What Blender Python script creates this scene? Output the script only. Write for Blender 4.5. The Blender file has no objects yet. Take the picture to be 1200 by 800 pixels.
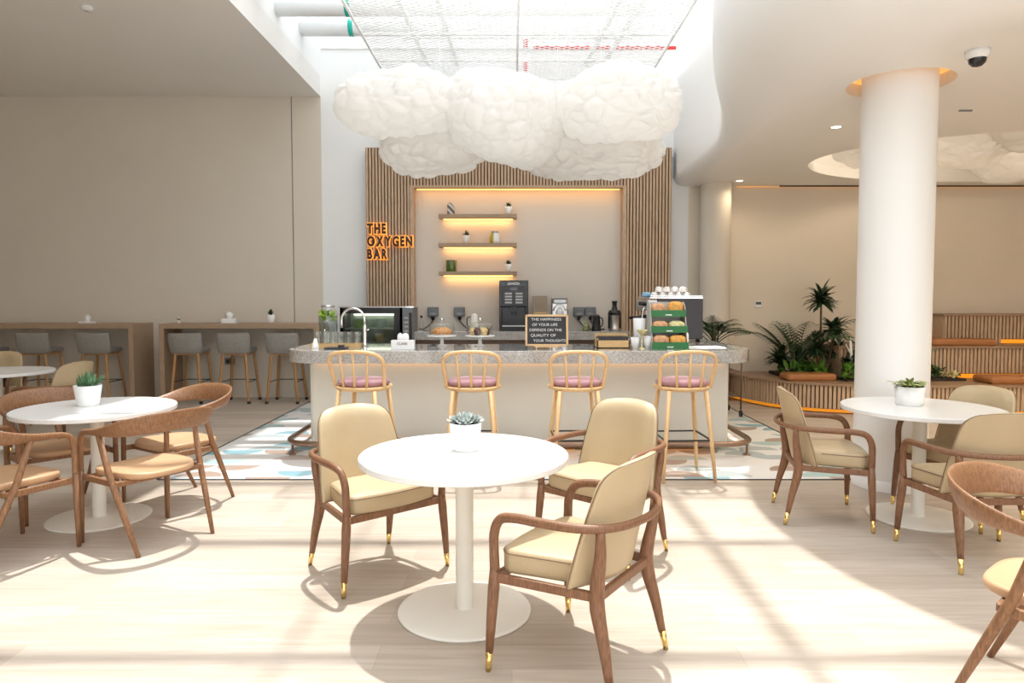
import bpy, bmesh, math, random
from mathutils import Vector, Matrix, noise
PI = math.pi
R = math.radians
S = bpy.context.scene
C = S.collection
random.seed(7)

# ------------------------------------------------------------------ materials
def nodes_of(name):
    m = bpy.data.materials.new(name); m.use_nodes = True
    nt = m.node_tree
    return m, nt, nt.nodes['Principled BSDF']

def mat(name, col, rough=0.5, metal=0.0, var=0.06, scale=8.0, bump=0.0, bscale=60.0, spec=0.5, trans=0.0, coat=0.0, stretch=None, sheen=0.0, sss=0.0):
    m, nt, p = nodes_of(name)
    tc = nt.nodes.new('ShaderNodeTexCoord')
    mp = nt.nodes.new('ShaderNodeMapping')
    if stretch: mp.inputs['Scale'].default_value = stretch
    nt.links.new(tc.outputs['Object'], mp.inputs['Vector'])
    nz = nt.nodes.new('ShaderNodeTexNoise'); nz.inputs['Scale'].default_value = scale; nz.inputs['Detail'].default_value = 4
    nt.links.new(mp.outputs['Vector'], nz.inputs['Vector'])
    cr = nt.nodes.new('ShaderNodeValToRGB')
    a = [max(0, c*(1-var)) for c in col]; b = [min(1, c*(1+var)) for c in col]
    cr.color_ramp.elements[0].position = 0.3; cr.color_ramp.elements[1].position = 0.7
    cr.color_ramp.elements[0].color = (*a, 1); cr.color_ramp.elements[1].color = (*b, 1)
    nt.links.new(nz.outputs['Fac'], cr.inputs['Fac'])
    nt.links.new(cr.outputs['Color'], p.inputs['Base Color'])
    p.inputs['Roughness'].default_value = rough
    p.inputs['Metallic'].default_value = metal
    p.inputs['Specular IOR Level'].default_value = spec
    if trans: p.inputs['Transmission Weight'].default_value = trans
    if coat: p.inputs['Coat Weight'].default_value = coat; p.inputs['Coat Roughness'].default_value = 0.1
    if sheen: p.inputs['Sheen Weight'].default_value = sheen
    if sss:
        p.inputs['Subsurface Weight'].default_value = sss; p.inputs['Subsurface Radius'].default_value = (0.1, 0.08, 0.06)
    if bump:
        n2 = nt.nodes.new('ShaderNodeTexNoise'); n2.inputs['Scale'].default_value = bscale; n2.inputs['Detail'].default_value = 3
        nt.links.new(mp.outputs['Vector'], n2.inputs['Vector'])
        bp = nt.nodes.new('ShaderNodeBump'); bp.inputs['Strength'].default_value = bump; bp.inputs['Distance'].default_value = 0.01
        nt.links.new(n2.outputs['Fac'], bp.inputs['Height']); nt.links.new(bp.outputs['Normal'], p.inputs['Normal'])
    return m

def wood(name, dark, light, stretch=(1, 1, 14), scale=9.0, rough=0.45):
    """grain: noise stretched along one axis (small factor = long)"""
    m, nt, p = nodes_of(name)
    tc = nt.nodes.new('ShaderNodeTexCoord'); mp = nt.nodes.new('ShaderNodeMapping')
    mp.inputs['Scale'].default_value = stretch
    nt.links.new(tc.outputs['Object'], mp.inputs['Vector'])
    nz = nt.nodes.new('ShaderNodeTexNoise'); nz.inputs['Scale'].default_value = scale; nz.inputs['Detail'].default_value = 6
    nz.inputs['Distortion'].default_value = 0.6
    nt.links.new(mp.outputs['Vector'], nz.inputs['Vector'])
    cr = nt.nodes.new('ShaderNodeValToRGB')
    cr.color_ramp.elements[0].position = 0.32; cr.color_ramp.elements[1].position = 0.68
    cr.color_ramp.elements[0].color = (*dark, 1); cr.color_ramp.elements[1].color = (*light, 1)
    nt.links.new(nz.outputs['Fac'], cr.inputs['Fac']); nt.links.new(cr.outputs['Color'], p.inputs['Base Color'])
    p.inputs['Roughness'].default_value = rough
    bp = nt.nodes.new('ShaderNodeBump'); bp.inputs['Strength'].default_value = 0.15; bp.inputs['Distance'].default_value = 0.004
    nt.links.new(nz.outputs['Fac'], bp.inputs['Height']); nt.links.new(bp.outputs['Normal'], p.inputs['Normal'])
    return m

def emit(name, col, st):
    m, nt, p = nodes_of(name)
    p.inputs['Base Color'].default_value = (*col, 1)
    p.inputs['Emission Color'].default_value = (*col, 1)
    p.inputs['Emission Strength'].default_value = st
    return m

def glass(name, col=(0.92, 0.96, 0.95), t=0.82, rough=0.03):
    """thin glass: mostly clear with a mirror-like coat"""
    m = bpy.data.materials.new(name); m.use_nodes = True
    nt = m.node_tree; nt.nodes.clear()
    o = nt.nodes.new('ShaderNodeOutputMaterial'); mx = nt.nodes.new('ShaderNodeMixShader')
    tr = nt.nodes.new('ShaderNodeBsdfTransparent'); tr.inputs['Color'].default_value = (*col, 1)
    gl = nt.nodes.new('ShaderNodeBsdfGlossy'); gl.inputs['Roughness'].default_value = rough
    fr = nt.nodes.new('ShaderNodeLayerWeight'); fr.inputs['Blend'].default_value = 0.25
    mt = nt.nodes.new('ShaderNodeMath'); mt.operation = 'MULTIPLY_ADD'
    mt.inputs[1].default_value = 0.6; mt.inputs[2].default_value = 1 - t - 0.1 if t < 0.9 else 0.03
    nt.links.new(fr.outputs['Facing'], mt.inputs[0]); nt.links.new(mt.outputs[0], mx.inputs['Fac'])
    nt.links.new(tr.outputs[0], mx.inputs[1]); nt.links.new(gl.outputs[0], mx.inputs[2]); nt.links.new(mx.outputs[0], o.inputs['Surface'])
    return m

def floor_mat():
    m, nt, p = nodes_of('oak_planks')
    N, L = nt.nodes, nt.links
    tc = N.new('ShaderNodeTexCoord')
    br = N.new('ShaderNodeTexBrick')
    br.inputs['Scale'].default_value = 1.0; br.inputs['Brick Width'].default_value = 1.5; br.inputs['Row Height'].default_value = 0.19
    br.inputs['Mortar Size'].default_value = 0.0015; br.inputs['Mortar Smooth'].default_value = 0.3; br.offset = 0.37
    br.inputs['Color1'].default_value = (0.50, 0.43, 0.36, 1); br.inputs['Color2'].default_value = (0.60, 0.525, 0.45, 1)
    br.inputs['Mortar'].default_value = (0.45, 0.37, 0.29, 1)
    L.new(tc.outputs['Object'], br.inputs['Vector'])
    mp = N.new('ShaderNodeMapping'); mp.inputs['Scale'].default_value = (0.7, 9, 1); L.new(tc.outputs['Object'], mp.inputs['Vector'])
    nz = N.new('ShaderNodeTexNoise'); nz.inputs['Scale'].default_value = 3.0; nz.inputs['Detail'].default_value = 7; nz.inputs['Distortion'].default_value = 0.8
    L.new(mp.outputs['Vector'], nz.inputs['Vector'])
    cr = N.new('ShaderNodeValToRGB'); cr.color_ramp.elements[0].position = 0.3; cr.color_ramp.elements[1].position = 0.75
    cr.color_ramp.elements[0].color = (0.80, 0.77, 0.74, 1); cr.color_ramp.elements[1].color = (1.0, 1.0, 1.0, 1)
    L.new(nz.outputs['Fac'], cr.inputs['Fac'])
    mx = N.new('ShaderNodeMix'); mx.data_type = 'RGBA'; mx.blend_type = 'MULTIPLY'; mx.inputs[0].default_value = 1.0
    L.new(br.outputs['Color'], mx.inputs[6]); L.new(cr.outputs['Color'], mx.inputs[7]); L.new(mx.outputs[2], p.inputs['Base Color'])
    p.inputs['Roughness'].default_value = 0.42; p.inputs['Specular IOR Level'].default_value = 0.35
    return m

def tile_mat():
    """cells of 0.26 m, each a pale ground with a half disc in a random pale blue, sage, taupe or grey"""
    m, nt, p = nodes_of('leaf_pattern_tiles')
    N, L = nt.nodes, nt.links
    def math_(op, a, b=None):
        n = N.new('ShaderNodeMath'); n.operation = op
        for i, v in enumerate((a, b)):
            if v is None: continue
            if isinstance(v, (int, float)): n.inputs[i].default_value = v
            else: L.new(v, n.inputs[i])
        return n.outputs[0]
    tc = N.new('ShaderNodeTexCoord'); sx = N.new('ShaderNodeSeparateXYZ'); L.new(tc.outputs['Object'], sx.inputs[0])
    def layer(cw, ch, ox, oy, seed):
        y = math_('DIVIDE', math_('ADD', sx.outputs['Y'], oy), ch)
        row = math_('FLOOR', y)
        x = math_('ADD', math_('DIVIDE', math_('ADD', sx.outputs['X'], ox), cw), math_('MULTIPLY', row, 0.5))
        colm = math_('FLOOR', x)
        fx = math_('SUBTRACT', math_('FRACT', x), 0.5); fy = math_('FRACT', y)
        cmb = N.new('ShaderNodeCombineXYZ'); L.new(colm, cmb.inputs[0]); L.new(row, cmb.inputs[1]); cmb.inputs[2].default_value = seed
        wn = N.new('ShaderNodeTexWhiteNoise'); L.new(cmb.outputs[0], wn.inputs['Vector'])
        flip = math_('GREATER_THAN', wn.outputs['Value'], 0.5)
        fy2 = math_('ABSOLUTE', math_('SUBTRACT', fy, flip))
        d = math_('ADD', math_('MULTIPLY', math_('MULTIPLY', fx, fx), 4.4), math_('MULTIPLY', math_('MULTIPLY', fy2, fy2), 1.15))
        inside = math_('LESS_THAN', d, 1.0)
        sc = N.new('ShaderNodeSeparateColor'); L.new(wn.outputs['Color'], sc.inputs[0])
        cr = N.new('ShaderNodeValToRGB'); cr.color_ramp.interpolation = 'CONSTANT'
        cols = [(0.0, (0.80, 0.80, 0.79)), (0.30, (0.25, 0.43, 0.49)), (0.45, (0.46, 0.52, 0.53)), (0.58, (0.80, 0.78, 0.75)), (0.70, (0.42, 0.31, 0.26)), (0.82, (0.42, 0.57, 0.57)), (0.92, (0.56, 0.46, 0.41))]
        e = cr.color_ramp.elements
        e[0].position = 0; e[0].color = (*cols[0][1], 1); e[1].position = cols[1][0]; e[1].color = (*cols[1][1], 1)
        for q, c in cols[2:]:
            k = e.new(q); k.color = (*c, 1)
        L.new(sc.outputs[1], cr.inputs['Fac'])
        return inside, cr.outputs['Color']
    i1, c1 = layer(0.40, 0.20, 0, 0, 1.0)
    mx = N.new('ShaderNodeMix'); mx.data_type = 'RGBA'; L.new(i1, mx.inputs[0])
    mx.inputs[6].default_value = (0.79, 0.785, 0.77, 1); L.new(c1, mx.inputs[7])
    L.new(mx.outputs[2], p.inputs['Base Color'])
    p.inputs['Roughness'].default_value = 0.3
    return m

def terrazzo(name, base=(0.38, 0.365, 0.345)):
    m, nt, p = nodes_of(name)
    N, L = nt.nodes, nt.links
    tc = N.new('ShaderNodeTexCoord'); vo = N.new('ShaderNodeTexVoronoi'); vo.inputs['Scale'].default_value = 130
    L.new(tc.outputs['Object'], vo.inputs['Vector'])
    sc = N.new('ShaderNodeSeparateColor'); L.new(vo.outputs['Color'], sc.inputs[0])
    cr = N.new('ShaderNodeValToRGB'); cr.color_ramp.interpolation = 'CONSTANT'
    e = cr.color_ramp.elements
    e[0].position = 0; e[0].color = (*[c*0.72 for c in base], 1); e[1].position = 0.15; e[1].color = (*base, 1)
    k = e.new(0.6); k.color = (*[c*1.2 for c in base], 1); k = e.new(0.85); k.color = (0.56, 0.54, 0.52, 1)
    L.new(sc.outputs[0], cr.inputs['Fac']); L.new(cr.outputs['Color'], p.inputs['Base Color'])
    p.inputs['Roughness'].default_value = 0.12; p.inputs['Specular IOR Level'].default_value = 0.8; p.inputs['Coat Weight'].default_value = 0.8; p.inputs['Coat Roughness'].default_value = 0.04
    return m

def cloud_mat():
    m = bpy.data.materials.new('cotton_cloud'); m.use_nodes = True; nt = m.node_tree; nt.nodes.clear(); N, L = nt.nodes, nt.links
    o = N.new('ShaderNodeOutputMaterial'); mx = N.new('ShaderNodeMixShader'); mx.inputs[0].default_value = 0.5
    d = N.new('ShaderNodeBsdfDiffuse'); d.inputs['Color'].default_value = (0.955, 0.95, 0.935, 1)
    t = N.new('ShaderNodeBsdfTranslucent'); t.inputs['Color'].default_value = (0.96, 0.95, 0.93, 1)
    L.new(d.outputs[0], mx.inputs[1]); L.new(t.outputs[0], mx.inputs[2]); L.new(mx.outputs[0], o.inputs['Surface'])
    return m

def stripes(name, c1, c2, scale=18, ax=(1, 0, 0.6)):
    m, nt, p = nodes_of(name)
    N, L = nt.nodes, nt.links
    tc = N.new('ShaderNodeTexCoord'); w = N.new('ShaderNodeTexWave'); w.inputs['Scale'].default_value = scale; w.inputs['Distortion'].default_value = 1.5
    w.bands_direction = 'DIAGONAL'
    L.new(tc.outputs['Object'], w.inputs['Vector'])
    cr = N.new('ShaderNodeValToRGB'); cr.color_ramp.elements[0].position = 0.45; cr.color_ramp.elements[1].position = 0.55
    cr.color_ramp.elements[0].color = (*c1, 1); cr.color_ramp.elements[1].color = (*c2, 1)
    L.new(w.outputs['Fac'], cr.inputs['Fac']); L.new(cr.outputs['Color'], p.inputs['Base Color'])
    p.inputs['Roughness'].default_value = 0.3
    return m

M = dict(
    wall=mat('warmlit_wall', (0.68, 0.62, 0.53), 0.85, var=0.02, scale=1.2, bump=0.05, bscale=200),  # white wall; the tan of warm indoor light is put in its colour
    wallwarm=mat('warm_wall_paint', (0.74, 0.66, 0.54), 0.85, var=0.02, scale=1.2, bump=0.05, bscale=200),
    atrium=mat('white_atrium_paint', (0.84, 0.85, 0.85), 0.8, var=0.015, scale=1.0),
    ceil=mat('ceiling_plaster', (0.80, 0.785, 0.755), 0.8, var=0.015, scale=1.0),
    curve=mat('curved_plaster', (0.86, 0.855, 0.84), 0.45, var=0.01, scale=1.0),
    nichewall=mat('niche_paint', (0.70, 0.645, 0.57), 0.6, var=0.02, scale=1.0),
    floor=floor_mat(), tiles=tile_mat(),
    black=mat('black_metal', (0.02, 0.02, 0.022), 0.35, 0.3),
    blackp=mat('black_plastic', (0.018, 0.018, 0.02), 0.25),
    darkgrey=mat('dark_grey_panel', (0.035, 0.033, 0.038), 0.4),
    white=mat('white_laminate', (0.81, 0.81, 0.80), 0.25, var=0.01),
    stem=mat('cream_powder_coat', (0.80, 0.77, 0.70), 0.3, var=0.01),
    pot=mat('white_ceramic', (0.86, 0.86, 0.85), 0.35, var=0.02, bump=0.05, bscale=40),
    leather=mat('beige_leather', (0.50, 0.385, 0.235), 0.42, var=0.04, scale=5, bump=0.12, bscale=220),
    piping=mat('brown_piping', (0.22, 0.14, 0.08), 0.5),
    tan=mat('tan_leather', (0.56, 0.345, 0.195), 0.4, var=0.05, scale=6, bump=0.12, bscale=220),
    walnut=wood('walnut_chair_wood', (0.155, 0.068, 0.032), (0.26, 0.125, 0.062), (18, 18, 2.2)),
    ash=wood('oiled_ash_wood', (0.185, 0.085, 0.037), (0.31, 0.155, 0.074), (14, 14, 2.0)),
    blond=wood('blond_stool_wood', (0.66, 0.42, 0.20), (0.78, 0.54, 0.29), (16, 16, 2.0)),
    legwood=wood('orange_leg_wood', (0.38, 0.19, 0.07), (0.50, 0.27, 0.11), (16, 16, 2.0)),
    brass=mat('brushed_brass', (0.90, 0.66, 0.25), 0.25, 1.0, var=0.03),
    bronze=mat('bronze_tube', (0.32, 0.21, 0.15), 0.28, 0.8, var=0.05),
    chrome=mat('chrome', (0.80, 0.80, 0.80), 0.12, 1.0, var=0.01),
    steel=mat('brushed_steel', (0.58, 0.57, 0.56), 0.28, 1.0, var=0.05),
    greyp=mat('grey_plastic', (0.17, 0.18, 0.19), 0.45),
    greyfab=mat('grey_upholstery', (0.29, 0.275, 0.25), 0.85, var=0.08, scale=30, bump=0.2, bscale=300, sheen=0.2),
    pink=mat('dusty_pink_fabric', (0.38, 0.20, 0.225), 0.85, var=0.10, scale=40, bump=0.2, bscale=300, sheen=0.2),
    barwood=wood('bar_oak', (0.33, 0.225, 0.145), (0.42, 0.30, 0.20), (1.2, 18, 18), rough=0.5),
    barwoodv=wood('bar_oak_upright', (0.33, 0.225, 0.145), (0.42, 0.30, 0.20), (18, 18, 1.2), rough=0.5),
    slat=wood('slat_oak', (0.44, 0.30, 0.19), (0.60, 0.43, 0.29), (9, 9, 0.8), rough=0.5),
    slatback=mat('slat_backing', (0.105, 0.06, 0.032), 0.8),
    benchtop=wood('bench_top_wood', (0.27, 0.165, 0.10), (0.37, 0.24, 0.15), (1.0, 14, 14), rough=0.45),
    terr=terrazzo('terrazzo_slab'),
    panel=mat('counter_panel_lacquer', (0.70, 0.665, 0.59), 0.4, var=0.03, scale=2.5),
    kick=mat('toe_kick_brown', (0.13, 0.075, 0.045), 0.5),
    led=emit('warm_led', (1.0, 0.50, 0.13), 9.0), ledcol=emit('column_led', (1.0, 0.50, 0.14), 1.0), ledthin=emit('wall_led', (1.0, 0.5, 0.15), 0.5),
    ledsoft=emit('warm_led_soft', (1.0, 0.50, 0.14), 5.0),
    ledorange=emit('orange_led', (1.0, 0.36, 0.02), 0.75),
    halo=emit('sign_halo', (1.0, 0.40, 0.06), 1.5),
    letter=mat('sign_letter_face', (0.045, 0.018, 0.008), 0.5),
    lamp=emit('lamp_lens', (1.0, 0.88, 0.7), 8.0),
    cloud=cloud_mat(),
    glass=glass('clear_glass', (0.97, 0.985, 0.98), 0.93), fridgeglass=glass('dark_door_glass', (0.72, 0.80, 0.76), 0.84, 0.05),
    waterglass=glass('bluish_water', (0.78, 0.84, 0.84), 0.9),
    skyglass=glass('roof_glass', (0.97, 0.98, 0.98), 0.95),
    green1=mat('dark_leaf', (0.022, 0.055, 0.018), 0.4, var=0.35, scale=12),
    green2=mat('mid_leaf', (0.06, 0.14, 0.035), 0.4, var=0.3, scale=12),
    green3=mat('bright_leaf', (0.14, 0.30, 0.04), 0.4, var=0.3, scale=12),
    aloe=mat('aloe_green', (0.10, 0.22, 0.10), 0.4, var=0.3, scale=30),
    echev=mat('grey_green_succulent', (0.50, 0.55, 0.53), 0.5, var=0.2, scale=30),
    variegated=mat('pale_green_leaf', (0.36, 0.42, 0.16), 0.45, var=0.5, scale=25),
    trunk=mat('brown_stem', (0.13, 0.08, 0.045), 0.8, var=0.3, scale=20),
    soil=mat('dark_soil', (0.03, 0.022, 0.015), 0.95, var=0.4, scale=40, bump=0.5, bscale=60),
    cushion=mat('cognac_cushion', (0.36, 0.145, 0.045), 0.5, var=0.06, scale=6, bump=0.1, bscale=200),
    greenv=mat('green_glazed_glass', (0.07, 0.11, 0.01), 0.2, var=0.4, scale=20, coat=0.5),
    yellowv=mat('olive_yellow_glaze', (0.50, 0.42, 0.05), 0.3),
    silverlid=mat('grey_lid', (0.42, 0.42, 0.41), 0.3, 0.7),
    marble=stripes('banded_stone', (0.62, 0.60, 0.56), (0.13, 0.09, 0.07), 7),
    paper=mat('white_paper', (0.86, 0.86, 0.86), 0.8, var=0.02), sheetpaper=mat('sheet_paper', (0.84, 0.86, 0.87), 0.6, var=0.02),  # second paper is a slightly bluish white for the menu sheets
    chalk=mat('chalk_white', (0.85, 0.85, 0.85), 0.9), board=mat('blackboard', (0.022, 0.022, 0.024), 0.6),
    lightwood=wood('pine_frame', (0.62, 0.40, 0.20), (0.74, 0.51, 0.28), (10, 10, 10)),
    bamboo=wood('bamboo_box', (0.60, 0.38, 0.16), (0.70, 0.47, 0.22), (2, 20, 20)),
    greencard=mat('green_card', (0.02, 0.17, 0.045), 0.45, var=0.05), cardgrey=mat('rack_card', (0.55, 0.55, 0.52), 0.6),
    kraft=mat('brown_card', (0.30, 0.235, 0.175), 0.75),
    bread=mat('bread_crust', (0.62, 0.33, 0.17), 0.55, var=0.35, scale=30), bread2=mat('pale_wrap', (0.66, 0.60, 0.30), 0.5, var=0.35, scale=30),
    bread3=mat('orange_snack', (0.72, 0.36, 0.07), 0.5, var=0.3, scale=30), labelb=mat('brown_label', (0.12, 0.05, 0.03), 0.5),
    pastry=mat('golden_pastry', (0.72, 0.34, 0.12), 0.55, var=0.35, scale=40), choco=mat('chocolate_muffin', (0.10, 0.04, 0.03), 0.6, var=0.4, scale=40),
    vanilla=mat('vanilla_muffin', (0.78, 0.55, 0.25), 0.6, var=0.3, scale=40),
    lime=mat('lime_slices', (0.35, 0.55, 0.03), 0.4, var=0.4, scale=30), mint=mat('mint_leaf', (0.03, 0.11, 0.01), 0.4, var=0.4, scale=30),
    lining=mat('green_reflection_lining', (0.50, 0.58, 0.53), 0.4, var=0.1),
    blue=mat('blue_cloth', (0.25, 0.50, 0.70), 0.8), pipew=mat('white_pipe_wrap', (0.84, 0.86, 0.87), 0.6, var=0.02),
    teal=mat('teal_tape', (0.0, 0.38, 0.30), 0.5), red=mat('red_pipe_paint', (0.62, 0.05, 0.04), 0.4),
    wire=mat('white_wire', (0.90, 0.90, 0.90), 0.5), screen=mat('grey_display', (0.10, 0.11, 0.12), 0.2), key=mat('button_grey', (0.45, 0.45, 0.45), 0.4),
    jeans=mat('black_bag_cloth', (0.012, 0.014, 0.02), 0.6),
)

# ------------------------------------------------------------------ mesh helpers
class B:
    def __init__(s): s.bm = bmesh.new(); s.mi = 0; s.mats = []
    def setmat(s, m):
        if m not in s.mats: s.mats.append(m)
        s.mi = s.mats.index(m); return s
    def face(s, vs, smooth=False):
        try:
            f = s.bm.faces.new(vs); f.material_index = s.mi; f.smooth = smooth; return f
        except ValueError: return None
    def box(s, x0, x1, y0, y1, z0, z1, mx=None):
        v = [Vector((x, y, z)) for z in (z0, z1) for x, y in ((x0, y0), (x1, y0), (x1, y1), (x0, y1))]
        if mx: v = [mx @ p for p in v]
        v = [s.bm.verts.new(p) for p in v]
        for f in ((3, 2, 1, 0), (4, 5, 6, 7), (0, 1, 5, 4), (1, 2, 6, 5), (2, 3, 7, 6), (3, 0, 4, 7)): s.face([v[i] for i in f])
        return s
    def bar(s, a, b, w, h, up=Vector((0, 0, 1))):
        a, b = Vector(a), Vector(b); t = (b-a).normalized(); sd = t.cross(up)
        if sd.length < 1e-4: sd = t.cross(Vector((1, 0, 0)))
        sd.normalize(); u = sd.cross(t)
        vs = [s.bm.verts.new(p + sd*i*w/2 + u*j*h/2) for p in (a, b) for i, j in ((-1, -1), (1, -1), (1, 1), (-1, 1))]
        for f in ((3, 2, 1, 0), (4, 5, 6, 7), (0, 1, 5, 4), (1, 2, 6, 5), (2, 3, 7, 6), (3, 0, 4, 7)): s.face([vs[i] for i in f])
        return s
    def sweep(s, pts, ra, rb=None, n=10, side=None, cap=True, closed=False):
        """tube with elliptic section: ra along the side vector, rb along the other; parallel transported"""
        pts = [Vector(p) for p in pts]; k = len(pts)
        if isinstance(ra, (int, float)): ra = [ra]*k
        rb = ra if rb is None else ([rb]*k if isinstance(rb, (int, float)) else rb)
        T = []
        for i in range(k):
            a = pts[i-1] if (i > 0 or closed) else pts[i]; b = pts[(i+1) % k] if (i < k-1 or closed) else pts[i]
            T.append((b-a).normalized())
        mid = k//2 if side else 0
        sd = Vector(side) if side else (T[0].cross(Vector((0, 0, 1))) if abs(T[0].z) < 0.95 else Vector((1, 0, 0)))
        fr = [None]*k
        def fix(v, t): v = v - t*v.dot(t); return v.normalized()
        fr[mid] = fix(sd, T[mid])
        for i in range(mid+1, k): fr[i] = fix(T[i-1].rotation_difference(T[i]) @ fr[i-1], T[i])
        for i in range(mid-1, -1, -1): fr[i] = fix(T[i+1].rotation_difference(T[i]) @ fr[i+1], T[i])
        rings = []
        for i in range(k):
            u = fr[i]; w = T[i].cross(u)
            rings.append([s.bm.verts.new(pts[i] + u*math.cos(2*PI*j/n)*ra[i] + w*math.sin(2*PI*j/n)*rb[i]) for j in range(n)])
        for i in range(k if closed else k-1):
            A, D = rings[i], rings[(i+1) % k]
            for j in range(n): s.face([A[j], A[(j+1) % n], D[(j+1) % n], D[j]], True)
        if cap and not closed: s.face(rings[0][::-1]); s.face(rings[-1])
        return s
    def lathe(s, prof, c=(0, 0, 0), n=32, smooth=True, ell=(1, 1)):
        c = Vector(c); rings = []
        for r, z in prof:
            if r <= 1e-6: rings.append([s.bm.verts.new(c + Vector((0, 0, z)))])
            else: rings.append([s.bm.verts.new(c + Vector((r*ell[0]*math.cos(2*PI*j/n), r*ell[1]*math.sin(2*PI*j/n), z))) for j in range(n)])
        for A, D in zip(rings, rings[1:]):
            for j in range(n):
                q = [A[j % len(A)], A[(j+1) % len(A)], D[(j+1) % len(D)], D[j % len(D)]]
                u = []
                for v in q:
                    if v not in u: u.append(v)
                if len(u) > 2: s.face(u, smooth)
        return s
    def prism(s, poly, z0, z1, smooth=False):
        a = [s.bm.verts.new((x, y, z0)) for x, y in poly]; b = [s.bm.verts.new((x, y, z1)) for x, y in poly]
        s.face(a[::-1]); s.face(b); n = len(poly)
        for i in range(n): s.face([a[i], a[(i+1) % n], b[(i+1) % n], b[i]], smooth)
        return s
    def rings(s, rs, smooth=True, cap=True):
        R_ = [[s.bm.verts.new(p) for p in r] for r in rs]; n = len(R_[0])
        for A, D in zip(R_, R_[1:]):
            for j in range(n): s.face([A[j], A[(j+1) % n], D[(j+1) % n], D[j]], smooth)
        if cap: s.face(R_[0][::-1], smooth); s.face(R_[-1], smooth)
        return s
    def leaf(s, base, az, elev, length, width, droop=1.0, n=6, fold=0.25, tip=0.03, twist=0.0):
        """strap leaf arching out from base"""
        p = Vector(base); e = elev; out = Vector((math.cos(az), math.sin(az), 0)); sd0 = Vector((-math.sin(az), math.cos(az), 0))
        prev = None; st = length/n
        for i in range(n+1):
            t = i/n; w = width*0.5*max(tip, math.sin(PI*min(1, (t*0.86+0.14)))**0.7)
            d = out*math.cos(e) + Vector((0, 0, 1))*math.sin(e); up = d.cross(sd0)*-1
            sd = sd0
            l = s.bm.verts.new(p + sd*w + up*w*fold); c = s.bm.verts.new(p); r = s.bm.verts.new(p - sd*w + up*w*fold)
            if prev:
                s.face([prev[0], prev[1], c, l], True); s.face([prev[1], prev[2], r, c], True)
            prev = (l, c, r); p = p + d*st; e -= droop*st*(1+t)
        return s
    def obj(s, name, m=None, parent=None, bevel=0, sub=0, seg=2, auto=True, recalc=True):
        if m is not None and not s.mats: s.mats = [m]
        if recalc: bmesh.ops.recalc_face_normals(s.bm, faces=s.bm.faces)
        me = bpy.data.meshes.new(name); s.bm.to_mesh(me); s.bm.free()
        for q in s.mats: me.materials.append(q)
        o = bpy.data.objects.new(name, me); C.objects.link(o)
        if parent: o.parent = parent
        if bevel:
            b = o.modifiers.new('bevel', 'BEVEL'); b.width = bevel; b.segments = seg; b.limit_method = 'ANGLE'
        if sub:
            q = o.modifiers.new('sub', 'SUBSURF'); q.levels = sub; q.render_levels = sub
        return o

def thing(name, label, cat, loc=(0, 0, 0), face=None, group=None, rz=0.0):
    o = bpy.data.objects.new(name, None); C.objects.link(o); o.empty_display_size = 0.1
    o.location = loc
    if face is not None: rz = math.atan2(-face[0], face[1])
    o.rotation_euler = (0, 0, rz); o['label'] = label; o['category'] = cat
    if group: o['group'] = group
    return o
def tag(o, label, cat, group=None, kind=None):
    o['label'] = label; o['category'] = cat
    if group: o['group'] = group
    if kind: o['kind'] = kind
    return o
def struct(o): o['kind'] = 'structure'; return o
def dup(root, loc, label, face=None, rz=0.0, group=None):
    def cp(o, par):
        c = o.copy(); C.objects.link(c); c.parent = par
        for ch in [k for k in list(bpy.data.objects) if k.parent == o and k != c]: cp(ch, c)
        return c
    r = cp(root, None); r.location = loc
    if face is not None: rz = math.atan2(-face[0], face[1])
    r.rotation_euler = (0, 0, rz); r['label'] = label
    if group: r['group'] = group
    return r
def cat_rom(pts, m=6, closed=False):
    P = [Vector(p) for p in pts]; out = []; n = len(P)
    rng = range(n) if closed else range(n-1)
    for i in rng:
        p0 = P[(i-1) % n] if (closed or i > 0) else P[0]*2-P[1]; p1 = P[i]; p2 = P[(i+1) % n]
        p3 = P[(i+2) % n] if (closed or i+2 < n) else P[-1]*2-P[-2]
        for j in range(m):
            t = j/m
            out.append(0.5*((2*p1)+(p2-p0)*t+(2*p0-5*p1+4*p2-p3)*t*t+(3*p1-p0-3*p2+p3)*t**3))
    if not closed: out.append(P[-1])
    return out
def interp(vals, k):
    n = len(vals)-1; return [vals[min(n-1, int(i/(k-1)*n))]*(1-((i/(k-1)*n)-min(n-1, int(i/(k-1)*n)))) + vals[min(n-1, int(i/(k-1)*n))+1]*((i/(k-1)*n)-min(n-1, int(i/(k-1)*n))) for i in range(k)]
def rrect(x0, x1, y0, y1, r, n=6, corners=(1, 1, 1, 1)):
    """rounded rectangle outline; corners: x0y0, x1y0, x1y1, x0y1"""
    out = []
    for (cx, cy, a0, k) in ((x0+r, y0+r, PI, 0), (x1-r, y0+r, 1.5*PI, 1), (x1-r, y1-r, 0, 2), (x0+r, y1-r, 0.5*PI, 3)):
        if corners[k]:
            for i in range(n+1):
                a = a0 + 0.5*PI*i/n; out.append((cx+r*math.cos(a), cy+r*math.sin(a)))
        else: out.append(((x0, x1, x1, x0)[k], (y0, y0, y1, y1)[k]))
    return out
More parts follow.
